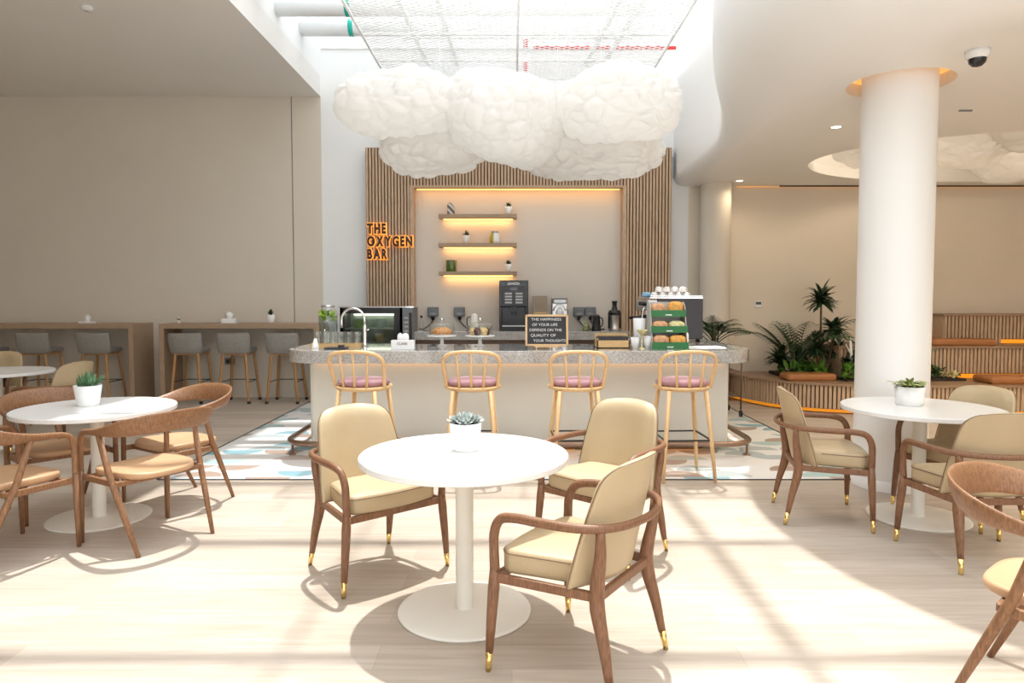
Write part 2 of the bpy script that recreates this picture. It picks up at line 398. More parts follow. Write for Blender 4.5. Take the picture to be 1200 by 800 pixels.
def pillow(outline, z0, z1, r=0.02, dome=0.01, b=None):
    """soft slab over a plan outline"""
    b = b or B(); cx = sum(p[0] for p in outline)/len(outline); cy = sum(p[1] for p in outline)/len(outline)
    def ring(s_in, z):
        rr = []
        for x, y in outline:
            d = math.hypot(x-cx, y-cy); k = max(0, (d-s_in)/d)
            rr.append(Vector((cx+(x-cx)*k, cy+(y-cy)*k, z)))
        return rr
    mx = min(math.hypot(x-cx, y-cy) for x, y in outline)
    b.rings([ring(r, z0), ring(r*0.3, z0+r*0.3), ring(0, z0+r), ring(0, z1-r), ring(r*0.3, z1-r*0.3), ring(r, z1), ring(mx*0.5, z1+dome*0.8), ring(mx*0.95, z1+dome)])
    return b
def text_mesh(body, size, ext, off=0.0, name='text', shear=0.0, res=4):
    cu = bpy.data.curves.new('tmp_text', 'FONT'); cu.body = body; cu.size = size; cu.extrude = ext; cu.offset = off; cu.resolution_u = res; cu.shear = shear
    o = bpy.data.objects.new('tmp_text', cu); C.objects.link(o)
    dg = bpy.context.evaluated_depsgraph_get(); dg.update()
    me = bpy.data.meshes.new_from_object(o.evaluated_get(dg)); me.name = name
    bpy.data.objects.remove(o); bpy.data.curves.remove(cu)
    return me
def text_obj(name, body, size, ext, m, parent, loc, off=0.0, center=False, rot=(PI/2, 0, 0), width=None):
    me = text_mesh(body, size, ext, off, name); me.materials.clear(); me.materials.append(m)
    if len(me.vertices):
        xs = [v.co.x for v in me.vertices]; w = max(xs)-min(xs)
        k = (width/w) if width else 1.0
        x_0 = (min(xs)+max(xs))/2 if center else min(xs)
        for v in me.vertices: v.co.x = (v.co.x-x_0)*k
    o = bpy.data.objects.new(name, me); C.objects.link(o); o.location = loc; o.rotation_euler = rot
    if parent: o.parent = parent
    return o

# ------------------------------------------------------------------ setting
WY = 10.2                                   # back wall
YF = -4.0                                   # wall behind the viewer
XL, XR = -9.0, 9.5
SOFX, SOFZ = -2.80, 4.42                    # left soffit edge and height
CZ = 3.12                                   # right ceiling height
TOP = 7.0
b = B(); b.box(XL, XR, YF, WY, -0.1, 0); struct(b.obj('floor', M['floor']))
b = B(); b.prism(rrect(-2.88, 2.93, 5.53, WY-0.02, 0.12, corners=(1, 1, 0, 0)), 0.0, 0.004); o = struct(b.obj('floor_tile_inlay', M['tiles']))
b = B()
for p, q in (((-2.88, 5.52), (2.93, 5.52)), ((-2.89, 5.53), (-2.89, WY)), ((2.94, 5.53), (2.94, WY))):
    b.bar((*p, 0.003), (*q, 0.003), 0.018, 0.006)
struct(b.obj('trim_1', M['black']))
b = B(); b.box(XL, SOFX, WY, WY+0.2, 0, SOFZ+0.2); struct(b.obj('wall_back_left', M['wall']))
b = B(); b.box(SOFX, 2.6, WY, WY+0.2, 0, TOP); b.box(-5.5, SOFX, WY, WY+0.2, SOFZ+0.2, TOP); b.box(2.6, 6.5, WY, WY+0.2, 4.2, TOP)
struct(b.obj('wall_back_centre', M['atrium']))
b = B(); b.box(2.6, XR, WY, WY+0.2, 0, 4.2); struct(b.obj('wall_back_right', M['wallwarm']))
b = B(); b.box(XL-0.2, XL, YF, WY+0.2, 0, SOFZ+0.3); struct(b.obj('wall_left', M['wall']))
b = B(); b.box(XR, XR+0.2, YF, WY+0.2, 0, 4.2); struct(b.obj('wall_right', M['wallwarm']))
b = B(); b.box(-3.235, -3.222, WY-0.003, WY+0.01, 1.0, SOFZ); struct(b.obj('trim_2', M['greyp']))
# unseen wall behind the viewer; its glazed openings are added for soft fill light
b = B()
b.box(XL, XR, YF-0.2, YF, 3.0, TOP); b.box(XL, XR, YF-0.2, YF, 0, 0.25)
for x0, x1 in ((XL, -3.6), (-0.3, 0.3), (3.6, 4.2), (7.8, XR)): b.box(x0, x1, YF-0.2, YF, 0.25, 3.0)
struct(b.obj('wall_front', M['atrium']))
for i, (x0, x1) in enumerate(((-3.6, -0.3), (0.3, 3.6), (4.2, 7.8))):
    b = B()
    for a, c in ((x0, x0+0.06), (x1-0.06, x1), ((x0+x1)/2-0.03, (x0+x1)/2+0.03)): b.box(a, c, YF-0.14, YF-0.06, 0.25, 3.0)
    for a, c in ((0.25, 0.31), (2.94, 3.0)): b.box(x0+0.06, x1-0.06, YF-0.14, YF-0.06, a, c)
    w = struct(b.obj('window_%d' % (i+1), M['white']))
    b = B(); b.box(x0, x1, YF-0.105, YF-0.095, 0.25, 3.0); b.obj('pane', M['skyglass'], w)
# left ceiling: thick soffit slab with its fascia
b = B(); b.box(XL, SOFX, YF, WY, SOFZ, SOFZ+0.3); struct(b.obj('ceiling_left', M['ceil']))
b = B(); b.box(SOFX-0.12, SOFX, YF, WY, SOFZ+0.3, TOP); struct(b.obj('wall_atrium_left', M['atrium']))
b = B(); b.box(SOFX, SOFX+0.03, 2.0, 7.75, 4.80, 4.90); struct(b.obj('trim_3', M['silverlid']))
# smooth plan curve of the atrium edge on the right
CUR = cat_rom([(2.37, 10.2, 0), (2.36, 9.5, 0), (2.35, 8.7, 0), (2.32, 7.9, 0), (2.16, 7.2, 0), (1.88, 6.55, 0), (1.70, 5.85, 0), (1.70, 5.14, 0), (1.88, 4.51, 0), (2.12, 4.1, 0), (2.5, 3.65, 0), (3.3, 3.0, 0), (4.2, 2.2, 0), (4.8, 1.0, 0), (4.9, -1, 0), (4.9, -4.0, 0)], 5)
def cur_off(d):
    out = []
    for i, p in enumerate(CUR):
        a = CUR[max(0, i-1)]; c = CUR[min(len(CUR)-1, i+1)]; t = (c-a).normalized(); nrm = Vector((-t.y, t.x, 0))
        if nrm.x < 0 and abs(nrm.x) > 0.3: nrm = -nrm
        out.append(p + nrm*d)
    return out
def radius_at(p): # fillet tighter at the back wall
    k = min(1, max(0, (7.9-p.y)/2.2)); k = k*k*(3-2*k); return 0.16 + 0.62*k
prof = [(0, TOP), (0, 5.5), (0, 4.4)]
cs = []
for i, p in enumerate(CUR):
    a = CUR[max(0, i-1)]; c = CUR[min(len(CUR)-1, i+1)]; t = (c-a).normalized(); nrm = Vector((-t.y, t.x, 0))
    if i == 0 or i == len(CUR)-1: nrm = Vector((1, 0, 0))
    r = radius_at(p); col = []
    zt_, rt = 4.75, 0.16
    q = p + nrm*(r+1.0); q.y = min(q.y, WY)
    col += [q+Vector((0, 0, TOP)), q+Vector((0, 0, zt_+0.05)), q+Vector((0, 0, zt_))]
    for k in range(7):
        th = 0.5*PI*k/6; q = p + nrm*rt*(1-math.sin(th)); col.append(Vector((q.x, min(q.y, WY), zt_-rt+rt*math.cos(th))))
    for z_ in (0.66, 0.33, 0.1): col.append(p+Vector((0, 0, CZ+r+(zt_-rt-CZ-r)*z_)))
    for k in range(13):
        th = 0.5*PI*k/12; q = p + nrm*r*(1-math.cos(th)); col.append(Vector((q.x, min(q.y, WY), CZ + r*(1-math.sin(th)))))
    cs.append(col)
b = B()
V = [[b.bm.verts.new(q) for q in col] for col in cs]
for A, D in zip(V, V[1:]):
    for j in range(len(A)-1): b.face([A[j], A[j+1], D[j+1], D[j]], True)
o = struct(b.obj('ceiling_curved_edge', M['curve'])); md = o.modifiers.new('sub', 'SUBSURF'); md.levels = md.render_levels = 1
# flat right ceiling with an oval recess
inner = [col[-1] for col in cs]
outer = [(p.x, p.y) for p in inner] + [(XR, YF), (XR, WY)]
EC, ER = (6.15, 8.25), (2.55, 1.55)
hole = [(EC[0]+ER[0]*math.cos(2*PI*i/64), EC[1]+ER[1]*math.sin(2*PI*i/64)) for i in range(64)]
COLP = (2.98, 5.37)
hole2 = [(COLP[0]+0.375*math.cos(2*PI*i/40), COLP[1]+0.375*math.sin(2*PI*i/40)) for i in range(40)]
b = B(); es = []
for loop in (outer, hole, hole2):
    vs = [b.bm.verts.new((x, y, CZ)) for x, y in loop]
    for i in range(len(vs)): es.append(b.bm.edges.new((vs[i], vs[(i+1) % len(vs)])))
bmesh.ops.triangle_fill(b.bm, use_beauty=True, use_dissolve=False, edges=es)
for f in b.bm.faces:
    f.normal_update()
    if f.normal.z > 0: f.normal_flip()
o = struct(b.obj('ceiling_right', M['curve'], recalc=False))
b = B() # recess cove: side and top
b.lathe([(1.0, CZ), (1.0, CZ+0.12), (1.12, CZ+0.12), (1.12, CZ+0.75), (0.0, CZ+0.75)], (EC[0], EC[1], 0), 64, False, ER)
struct(b.obj('ceiling_recess', M['ceil']))
b = B(); b.lathe([(0.375, CZ), (0.375, CZ+0.22), (0.0, CZ+0.22)], (*COLP, 0), 40, False); struct(b.obj('ceiling_column_collar', M['ceil']))
b = B(); b.lathe([(0.37, CZ+0.10), (0.37, CZ+0.17), (0.345, CZ+0.17), (0.345, CZ+0.10), (0.37, CZ+0.10)], (*COLP, 0), 40, False)
tag(b.obj('led_strip', M['ledcol']), 'warm glowing ring hidden around the top of the round white column', 'light strip')
b = B(); b.lathe([(0.262, 0), (0.262, CZ+0.21)], (*COLP, 0), 48); b.lathe([(0.268, 0), (0.268, 0.08), (0.262, 0.08)], (*COLP, 0), 48)
struct(b.obj('column', M['curve']))
b = B(); b.lathe([(0.215, 0), (0.215, CZ)], (2.93, 9.95, 0), 40); struct(b.obj('column', M['wall']))
# shadow gap and cove light where the right ceiling meets the wall
b = B(); b.box(3.9, XR, WY-0.10, WY-0.085, CZ-0.02, CZ+0.0); struct(b.obj('trim_4', M['darkgrey']))
b = B(); b.box(3.3, XR, WY-0.03, WY-0.01, CZ-0.012, CZ-0.002); tag(b.obj('led_strip', M['ledthin']), 'thin amber light line along top of the warm right wall', 'light strip')
b = B(); b.box(SOFX+0.02, 2.3, WY-0.03, WY+0.0, 5.1, 5.13); struct(b.obj('trim_5', M['wire']))
# skylight grid and glass on the atrium roof
b = B()
for x, w_ in ((-3.1, .04), (-0.98, .015), (1.16, .045), (3.36, .04)): b.box(x-w_, x+w_, YF, WY, TOP, TOP+0.16)
y = 4.72-1.33*6
while y < WY: b.box(-3.0, 6.5, y-0.04, y+0.04, TOP+0.0, TOP+0.10); y += 1.33
struct(b.obj('trim_6', M['wire']))
b = B(); b.box(-3.0, 6.6, YF, WY, TOP+0.18, TOP+0.19); struct(b.obj('window_4', M['skyglass']))
b = B(); b.box(6.6, XR, YF, WY, TOP, TOP+0.2); b.box(XL, SOFX-0.1, YF, WY, TOP, TOP+0.2); struct(b.obj('ceiling_roof', M['atrium']))

# pipes above the mesh, frames, mesh
def pipe(x0, x1, y, z, r, name, label, m, bands=(), bm_=None):
    t = thing(name, label, 'pipe', (x0, y, z))
    b = B(); b.sweep([(0, 0, 0), ((x1-x0)*0.5, 0, 0.0), (x1-x0, 0, 0)], r, n=20); b.obj('pipe_wrap', m, t)
    for bx in bands:
        b = B(); b.sweep([(bx-x0-0.03, 0, 0), (bx-x0+0.03, 0, 0)], r+0.004, n=20); b.obj('tape_band', bm_ or M['teal'], t)
pipe(SOFX, 2.0, 9.3, 5.06, 0.105, 'insulated_pipe', 'white insulated pipe lowest and farthest, green band at its left end', M['pipew'], (-2.13,))
pipe(SOFX, 1.7, 8.35, 4.93, 0.10, 'insulated_pipe', 'white insulated pipe second from the back wall, above the wire mesh', M['pipew'], (-1.95,))
pipe(SOFX, 1.6, 7.7, 4.93, 0.11, 'insulated_pipe', 'thick white pipe nearest the viewer, at very top edge of photo', M['pipew'], (-1.85,))
pipe(0.3, 2.33, 9.95, 5.03, 0.026, 'red_pipe', 'thin red pipe on the white wall high up on the right', M['red'])
t = thing('drop_pipe', 'slim vertical pipe with red tape bands behind the wire mesh', 'pipe', (0.19, 9.9, 4.5))
b = B(); b.sweep([(0, 0, 0), (0, 0, 2.2)], 0.028, n=12); b.obj('pipe_wrap', M['pipew'], t)
for z in (0.05, 0.5, 0.95):
    b = B(); b.sweep([(0, 0, z), (0, 0, z+0.26)], 0.031, n=12); b.obj('tape_band', M['red'], t)
t = thing('wire_mesh_screen', 'white expanded metal mesh screen hung under the skylight above clouds', 'mesh screen')
MX0, MX1, MY0, MY1, MZ = -1.78, 1.93, 6.3, 9.95, 4.6
b = B(); sp = 0.075
for sgn in (1, -1):
    c0 = -8.0
    while c0 < 8:
        # line x*0.5 ... : y = sgn*0.6*x + k
        k = c0 + 8.0; pts = []
        xs0 = MX0; xs1 = MX1
        ya = sgn*0.6*xs0+k; yb = sgn*0.6*xs1+k
        def xat(yy): return (yy-k)/(sgn*0.6)
        lo, hi = xs0, xs1
        x_a, x_b = sorted((xat(MY0), xat(MY1))); lo = max(lo, x_a); hi = min(hi, x_b)
        if hi-lo > 0.02: b.bar((lo, sgn*0.6*lo+k, MZ), (hi, sgn*0.6*hi+k, MZ), 0.008, 0.006)
        c0 += sp
b.obj('mesh', M['wire'], t)
b = B()
for x in (MX0, MX1, 0.07): b.box(x-0.012, x+0.012, MY0, MY1, MZ-0.015, MZ+0.02)
for y in (MY0, 7.1, 8.3, 9.2, MY1): b.box(MX0, MX1, y-0.010, y+0.010, MZ-0.012, MZ+0.02)
b.obj('frame', M['wire'], t)
for x in (MX0+0.1, -0.95, 0.07, 1.1, MX1-0.1):
    for y in (6.5, 8.62, 9.8):
        b = B(); b.sweep([(x, y, MZ), (x, y, TOP)], 0.006, n=6); b.obj('hanger_rod', M['wire'], t)
t = thing('strut_frame', 'white metal strut frame above the wire mesh under the skylight', 'frame')
for i, (x, dx) in enumerate(((-1.15, -0.15), (-0.75, -0.1), (1.0, 0.3), (1.25, 0.3))):
    b = B(); b.bar((x, 9.6, 4.68), (x+dx, 6.4, 4.74), 0.05, 0.04); b.obj('strut', M['pipew'], t)
b = B(); b.bar((-1.4, 8.75, 4.74), (1.5, 8.75, 4.74), 0.05, 0.05); b.obj('crossbar', M['pipew'], t)
b = B(); b.bar((-1.4, 7.4, 4.77), (1.5, 7.4, 4.77), 0.05, 0.05); b.obj('crossbar', M['pipew'], t)
for x in (-1.1, 1.15):
    b = B(); b.sweep([(x, 8.05, 4.72), (x, 8.05, TOP)], 0.012, n=6); b.obj('hanger_rod', M['pipew'], t)

# ------------------------------------------------------------------ clouds
def cloud_mesh(rx, ry, rz, seed, cell=0.19, amp=0.052, sub=6):
    b = B(); bmesh.ops.create_icosphere(b.bm, subdivisions=sub, radius=1.0)
    off = Vector((seed*13.7, seed*5.1, seed*3.3))
    for v in b.bm.verts:
        n = v.co.normalized(); e = 0.8
        q = Vector((math.copysign(abs(n.x)**e, n.x), math.copysign(abs(n.y)**e, n.y), math.copysign(abs(n.z)**0.9, n.z)))
        p = Vector((q.x*rx, q.y*ry, q.z*rz))
        big = noise.noise(p*1.6+off)*0.16*rz*2
        w = p*(1/cell) + off + noise.noise_vector(p*3+off)*0.25
        w.z *= 1.25
        d, _ = noise.voronoi(w)
        lump = (1-math.exp(-3.2*max(0, d[1]-d[0])))*amp
        d2, _ = noise.voronoi(w*2.1+Vector((3, 1, 7)))
        lump += (1-math.exp(-3.0*max(0, d2[1]-d2[0])))*amp*0.2
        nn = Vector((n.x/rx, n.y/ry, n.z/rz)).normalized()
        v.co = p + nn*(big+lump)
    for f in b.bm.faces: f.smooth = True
    return b
CL = [(-1.20, 7.5, 3.56, 0.68, 0.5, 0.31, 'puffy white cloud lamp at far left of the group over bar'),
      (-0.92, 7.95, 3.20, 0.56, 0.45, 0.27, 'low cloud lamp tucked under the leftmost cloud, above the letters'),
      (-0.10, 7.5, 3.38, 0.60, 0.55, 0.44, 'tallest cloud lamp in the middle of the group over bar'),
      (0.42, 8.0, 3.45, 0.42, 0.4, 0.27, 'small cloud lamp sunk between the middle and right clouds'),
      (1.10, 7.4, 3.52, 0.66, 0.5, 0.35, 'wide oval cloud lamp at far right of the group over bar'),
      (0.92, 8.0, 3.14, 0.80, 0.5, 0.27, 'long flat cloud lamp beneath the rightmost cloud, lowest on right')]
for i, (x, y, z, rx, ry, rz, lb) in enumerate(CL):
    t = thing('cloud_lamp', lb, 'cloud lamp', (x, y, z), group='cotton clouds hanging over the bar')
    cloud_mesh(rx, ry, rz, i+1).obj('cotton_body', M['cloud'], t, recalc=False)
    b = B(); b.sweep([(0.1, 0, rz*0.6), (0.1, 0, MZ-z)], 0.003, n=5); b.obj('hanging_wire', M['wire'], t)
for i, (x, y, z, rx, ry, rz, lb) in enumerate((
        (4.85, 8.15, 3.30, 1.0, 0.62, 0.25, 'cream cloud lamp left of the white column in the oval ceiling recess'),
        (6.35, 7.55, 3.42, 1.3, 0.6, 0.28, 'cloud lamp nearest in the oval recess, long and right of the column'),
        (7.0, 8.85, 3.30, 1.15, 0.55, 0.28, 'lower cloud lamp at back of the oval recess near photo edge'))):
    t = thing('cloud_lamp', lb, 'cloud lamp', (x, y, z), group='cotton clouds in the ceiling recess')
    cloud_mesh(rx, ry, rz, i+11).obj('cotton_body', M['cloud'], t, recalc=False)
    b = B(); b.sweep([(0.1, 0, rz*0.6), (0.1, 0, CZ+0.75-z)], 0.003, n=5); b.obj('hanging_wire', M['wire'], t)

# ------------------------------------------------------------------ slatted portal with niche and shelves
PY = 9.98
def battens(b, x0, x1, z0, z1, y, pitch=0.0465, w=0.029, d=0.022):
    n = max(1, round((x1-x0)/pitch)); p = (x1-x0)/n
    for i in range(n):
        c = x0 + p*(i+0.5); b.box(c-w/2, c+w/2, y, y+d, z0, z1)
t = thing('slatted_portal', 'tall wooden slatted portal framing the niche behind the bar', 'wall portal')
x0, x1, i0, i1, zt, zi = -2.11, 2.30, -1.42, 1.60, 3.64, 3.07
b = B(); b.box(x0, i0-0.02, PY+0.02, WY, 0, zt); b.box(i1+0.02, x1, PY+0.02, WY, 0, zt); b.box(i0, i1, PY+0.02, WY, zi+0.02, zt); b.obj('backing', M['slatback'], t)
b = B(); battens(b, x0, i0-0.05, 0, zt, PY); b.obj('slat_panel', M['slat'], t)
b = B(); battens(b, i1+0.05, x1, 0, zt, PY); b.obj('slat_panel', M['slat'], t)
b = B(); battens(b, i0-0.05, i1+0.05, zi+0.03, zt, PY); b.obj('slat_panel', M['slat'], t)
b = B(); b.box(i0-0.05, i0, PY-0.005, WY-0.005, 0, zi); b.box(i1, i1+0.05, PY-0.005, WY-0.005, 0, zi); b.box(i0-0.05, i1+0.05, PY-0.005, WY-0.005, zi, zi+0.03)
b.obj('reveal_frame', M['slat'], t)
b = B(); b.box(i0+0.03, i1-0.03, PY+0.15, PY+0.16, zi-0.008, zi-0.002); b.obj('led_strip', M['ledsoft'], t)
b = B(); b.box(i0, i1, WY-0.012, WY-0.004, 1.0, zi); struct(b.obj('wall_niche', M['nichewall']))
SX0, SX1 = -1.06, 0.07
def shelf_glow(x, y, z, e, w=1.0):
    l = bpy.data.lights.new('strip_glow', 'AREA'); l.shape = 'RECTANGLE'; l.size = w; l.size_y = 0.02; l.energy = e*1.6; l.color = (1.0, 0.52, 0.18)
    o = bpy.data.objects.new('strip_glow', l); C.objects.link(o); o.location = (x, y, z); o.rotation_euler = Vector((0, 0.55, -1)).to_track_quat('-Z', 'Y').to_euler()
shelf_glow(0.09, PY+0.07, 3.04, 2.2, 2.9)
for z, lb in ((2.69, 'top floating wooden shelf in the lit niche'), (2.275, 'middle floating wooden shelf in the lit niche'), (1.865, 'lowest floating wooden shelf in the lit niche')):
    t = thing('wall_shelf', lb, 'shelf', ((SX0+SX1)/2, PY, z), group='floating shelves in the niche')
    w = (SX1-SX0)/2
    b = B(); b.box(-w, w, -0.03, 0.208, -0.055, 0.0); b.obj('board', M['barwood'], t, bevel=0.003)
    b = B(); b.box(-w+0.06, w-0.06, 0.145, 0.160, -0.062, -0.056); b.obj('led_strip', M['led'], t)
    shelf_glow((SX0+SX1)/2, PY+0.135, z-0.075, 1.0)
# backlit letters
t = thing('wall_sign', 'backlit dark letters reading THE OXYGEN BAR on the left slats', 'sign', (-2.085, PY, 2.0))
def width_of(ch, size):
    me = text_mesh(ch, size, 0); xs = [v.co.x for v in me.vertices]; bpy.data.meshes.remove(me); return max(xs)-min(xs)
sz = 0.19; KX = 0.80
for word, zz in (('THE', 0.414), ('OXYGEN', 0.232), ('BAR', 0.050)):
    xx = 0.0
    for ch in word:
        w = width_of(ch, sz)*KX
        l = text_obj('letter', ch, sz, 0.012, M['letter'], t, (xx, -0.045, zz), off=0.0105, width=w)
        h = text_obj('halo_plate', ch, sz, 0.010, M['halo'], l, (-0.0, 0.0, -0.024), off=0.020, rot=(0, 0, 0), width=w+0.020)
        h.location = (-0.009, 0, -0.024)
        xx += w + 0.018
# ------------------------------------------------------------------ back counter
t = thing('back_counter', 'long back counter with terrazzo top under the niche', 'counter')
b = B(); b.box(-1.36, 1.62, 9.50, PY-0.03, 0.90, 1.02); b.obj('worktop', M['terr'], t, bevel=0.005)
b = B(); b.box(-1.34, 1.60, 9.56, PY-0.03, 0.0, 0.90); b.obj('cabinet', M['kick'], t)
ZB = 1.02
# ------------------------------------------------------------------ front counter
ZC = 1.0
t = thing('bar_counter', 'long pale bar counter with thick rounded terrazzo top', 'bar counter')
def arc(cx, cy, r, a0, a1, n=10): return [(cx+r*math.cos(R(a0+(a1-a0)*i/n)), cy+r*math.sin(R(a0+(a1-a0)*i/n))) for i in range(n+1)]
def lshape(xl, xr, y0, y1, y2, xi, r):
    return arc(xl+r, y0+r, r, 180, 270) + arc(xr-r, y0+r, r, 270, 360) + [(xr, y2), (xi, y2), (xi, y1)] + arc(xl+r*0.8, y1-r*0.3, r*0.3, 90, 180, 5)[:0] + [(xl+0.02, y1), (xl, y1-0.02)]
b = B(); b.prism(lshape(-2.12, 2.25, 6.19, 7.13, 9.2, 1.45, 0.38), 0.885, ZC); b.obj('worktop', M['terr'], t, bevel=0.004)
b = B(); b.prism(lshape(-1.93, 2.07, 6.50, 7.05, 9.15, 1.6, 0.05), 0.085, 0.885); b.obj('front_panel', M['panel'], t)
b = B(); b.prism(lshape(-1.80, 1.93, 6.64, 7.0, 9.1, 1.65, 0.2), 0.004, 0.085); b.obj('toe_kick', M['kick'], t)
b = B(); b.box(-1.85, 2.0, 6.47, 6.485, 0.872, 0.882); b.obj('led_strip', M['ledsoft'], t)
b = B(); b.box(-1.75, 1.9, 6.60, 6.615, 0.07, 0.08); b.obj('led_strip', M['ledsoft'], t)
t = thing('foot_rail', 'bronze tube foot rail curving round the bar base', 'foot rail')
pts = [(-2.13, 7.5, 0.13), (-2.13, 6.95, 0.13), (-2.13, 6.62, 0.13)] + [(*p, 0.13) for p in arc(-1.83, 6.58, 0.30, 180, 270, 8)] + [(-1, 6.28, 0.13), (0, 6.28, 0.13), (1, 6.28, 0.13)] + [(*p, 0.13) for p in arc(1.97, 6.58, 0.30, 270, 360, 8)] + [(2.27, 6.95, 0.13), (2.27, 7.5, 0.13)]
b = B(); b.sweep(pts, 0.026, n=12); b.obj('rail_tube', M['bronze'], t)
for x, y in ((-2.13, 7.45), (-2.07, 6.42), (-1.0, 6.28), (0.1, 6.28), (1.1, 6.28), (2.21, 6.40), (2.27, 7.45)):
    b = B(); b.lathe([(0.0, 0.004), (0.035, 0.004), (0.035, 0.012), (0.012, 0.014), (0.012, 0.125), (0, 0.125)], (x, y, 0), 12); b.obj('post', M['bronze'], t)

# ------------------------------------------------------------------ tables
def make_table(label, loc, group='round white cafe tables'):
    t = thing('round_table', label, 'table', loc, group=group)
    b = B(); b.lathe([(0, 0.720), (0.482, 0.720), (0.486, 0.724), (0.486, 0.746), (0.483, 0.75), (0, 0.75)], n=72, smooth=False); b.obj('tabletop', M['white'], t)
    b = B(); b.lathe([(0.042, 0.014), (0.042, 0.722)], n=28); b.lathe([(0.10, 0.712), (0.10, 0.722)], n=28); b.obj('pedestal', M['stem'], t)
    b = B(); b.lathe([(0, 0.0), (0.312, 0.0), (0.315, 0.006), (0.312, 0.011), (0.30, 0.013), (0.05, 0.018), (0, 0.018)], n=64); b.obj('base', M['stem'], t)
    return t
tab = make_table('round white table in the middle foreground with grey rosette succulent', (-0.223, 3.18, 0))
dup(tab, (2.73, 4.56, 0), 'round white table beside the white column, holding pale green plant')
dup(tab, (-2.77, 4.55, 0), 'round white table on the left among bentwood chairs, half sunlit top')
dup(tab, (-5.15, 6.85, 0), 'round table cut by the left photo edge, near the high bar')

# ------------------------------------------------------------------ upholstered armchair (forward = +Y)
def make_armchair(label, loc, face, group):
    t = thing('upholstered_armchair', label, 'chair', loc, face, group)
    # backrest shell
    nu, H = 14, 0.45
    vv = [0, .06, .16, .3, .45, .6, .72, .81, .87, .92, .955, .98, .995, 1.0]
    def base(u, v):
        w = 0.268 - 0.016*v - 0.036*v*v
        rc = 0.075; h = (1-v)*H
        if h < rc: q = (rc-h)/rc; w -= rc*(1-math.sqrt(max(0, 1-q*q)))*0.95
        x = w*u; return Vector((x, -0.185-0.105*v+0.085*(x/0.25)**2*(1.05+0.1*v), 0.385+(H+0.02)*v+0.012*(1-u*u)*v))
    def nrm(u, v):
        du = base(min(1, u+.01), v)-base(max(-1, u-.01), v); dv = base(u, min(1, v+.01))-base(u, max(0, v-.01))
        n = du.cross(dv); n.normalize(); return n if n.y < 0 else -n
    b = B(); O, I = [], []
    for v in vv:
        ro, ri = [], []
        for k in range(nu+1):
            u = math.sin((k/nu*2-1)*PI/2*0.9)/math.sin(PI/2*0.9)
            p = base(u, v); n = nrm(u*0.97, min(v, 0.97)); th = 0.058*max(0.42, (1-abs(u)**7))*(1 if v < .8 else max(0.42, math.sqrt(max(0, 1-((v-.8)/.2)**3))))
            ro.append(b.bm.verts.new(p)); ri.append(b.bm.verts.new(p - n*th))
        O.append(ro); I.append(ri)
    nv = len(vv)
    for G in (O, I):
        for i in range(nv-1):
            for k in range(nu): b.face([G[i][k], G[i][k+1], G[i+1][k+1], G[i+1][k]], True)
    for i in range(nv-1):
        for k in (0, nu): b.face([O[i][k], O[i+1][k], I[i+1][k], I[i][k]], True)
    for k in range(nu):
        for i in (0, nv-1): b.face([O[i][k], O[i][k+1], I[i][k+1], I[i][k]], True)
    bk = b.obj('backrest', M['leather'], t, sub=1)
    pp = [base(-1, v) for v in vv] + [base(math.sin((k/nu*2-1)*PI/2*0.9)/math.sin(PI/2*0.9), 1.0) for k in range(1, nu)] + [base(1, v) for v in reversed(vv)]
    b = B(); b.sweep([p*1.0 + Vector((0, 0.004, 0)) for p in pp], 0.0026, n=6, cap=True); b.obj('piping', M['piping'], bk)
    # seat
    def outl(f=1.0):
        o_ = []
        for x, y, r, a0 in ((-0.205, -0.15, 0.05, 180), (0.205, -0.15, 0.05, 270), (0.262, 0.235, 0.06, 0), (-0.262, 0.235, 0.06, 90)):
            sx = 1 if x > 0 else -1; sy = 1 if y > 0 else -1
            for i in range(7):
                a = R(a0+90*i/6); o_.append((x-sx*r+r*math.cos(a), y-sy*r+r*math.sin(a)+ (0.02*(1-(x/0.27)**2) if y > 0 else 0)))
        res = []
        for i in range(len(o_)):
            p, q = o_[i], o_[(i+1) % len(o_)]; d = math.hypot(q[0]-p[0], q[1]-p[1]); k = max(1, int(d/0.05))
            for j in range(k):
                t_ = j/k; res.append((p[0]+(q[0]-p[0])*t_, p[1]+(q[1]-p[1])*t_ + (0.018*math.sin(PI*t_) if p[1] > 0.2 and q[1] > 0.2 and d > 0.2 else 0)))
        return res
    ol = outl()
    se = pillow(ol, 0.388, 0.485, 0.018, 0.012).obj('seat', M['leather'], t)
    b = B(); fr_ = [p for p in ol if p[1] > -0.10]; k0 = min(range(len(fr_)), key=lambda i: (fr_[i][1], -fr_[i][0])); fr_ = fr_[k0:]+fr_[:k0]; fr_ = fr_ if math.dist(fr_[0], fr_[1]) < 0.15 else fr_[1:]+fr_[:1]
    b.sweep([(x*1.003, y*1.003, 0.470) for x, y in fr_], 0.0028, n=6); b.obj('piping', M['piping'], se)
    # rail that wraps behind the back and turns down into the front legs
    half = [(0.285, 0.235, 0.40), (0.289, 0.236, 0.48), (0.292, 0.232, 0.555), (0.298, 0.20, 0.613), (0.305, 0.13, 0.633), (0.307, 0.02, 0.637), (0.298, -0.10, 0.639), (0.262, -0.195, 0.640), (0.165, -0.262, 0.638)]
    ctrl = half + [(0, -0.288, 0.636)] + [(-x, y, z) for x, y, z in reversed(half)]
    path = cat_rom(ctrl, 4); k = len(path)
    ra = interp([0.019, 0.018, 0.018, 0.017, 0.017, 0.017, 0.016, 0.015, 0.014, 0.014, 0.014, 0.015, 0.016, 0.017, 0.017, 0.017, 0.018, 0.018, 0.019], k)
    b = B(); b.sweep(path, ra, [r*1.15 for r in ra], n=12, side=(0, 1, 0)); b.obj('arm_rail', M['walnut'], t)
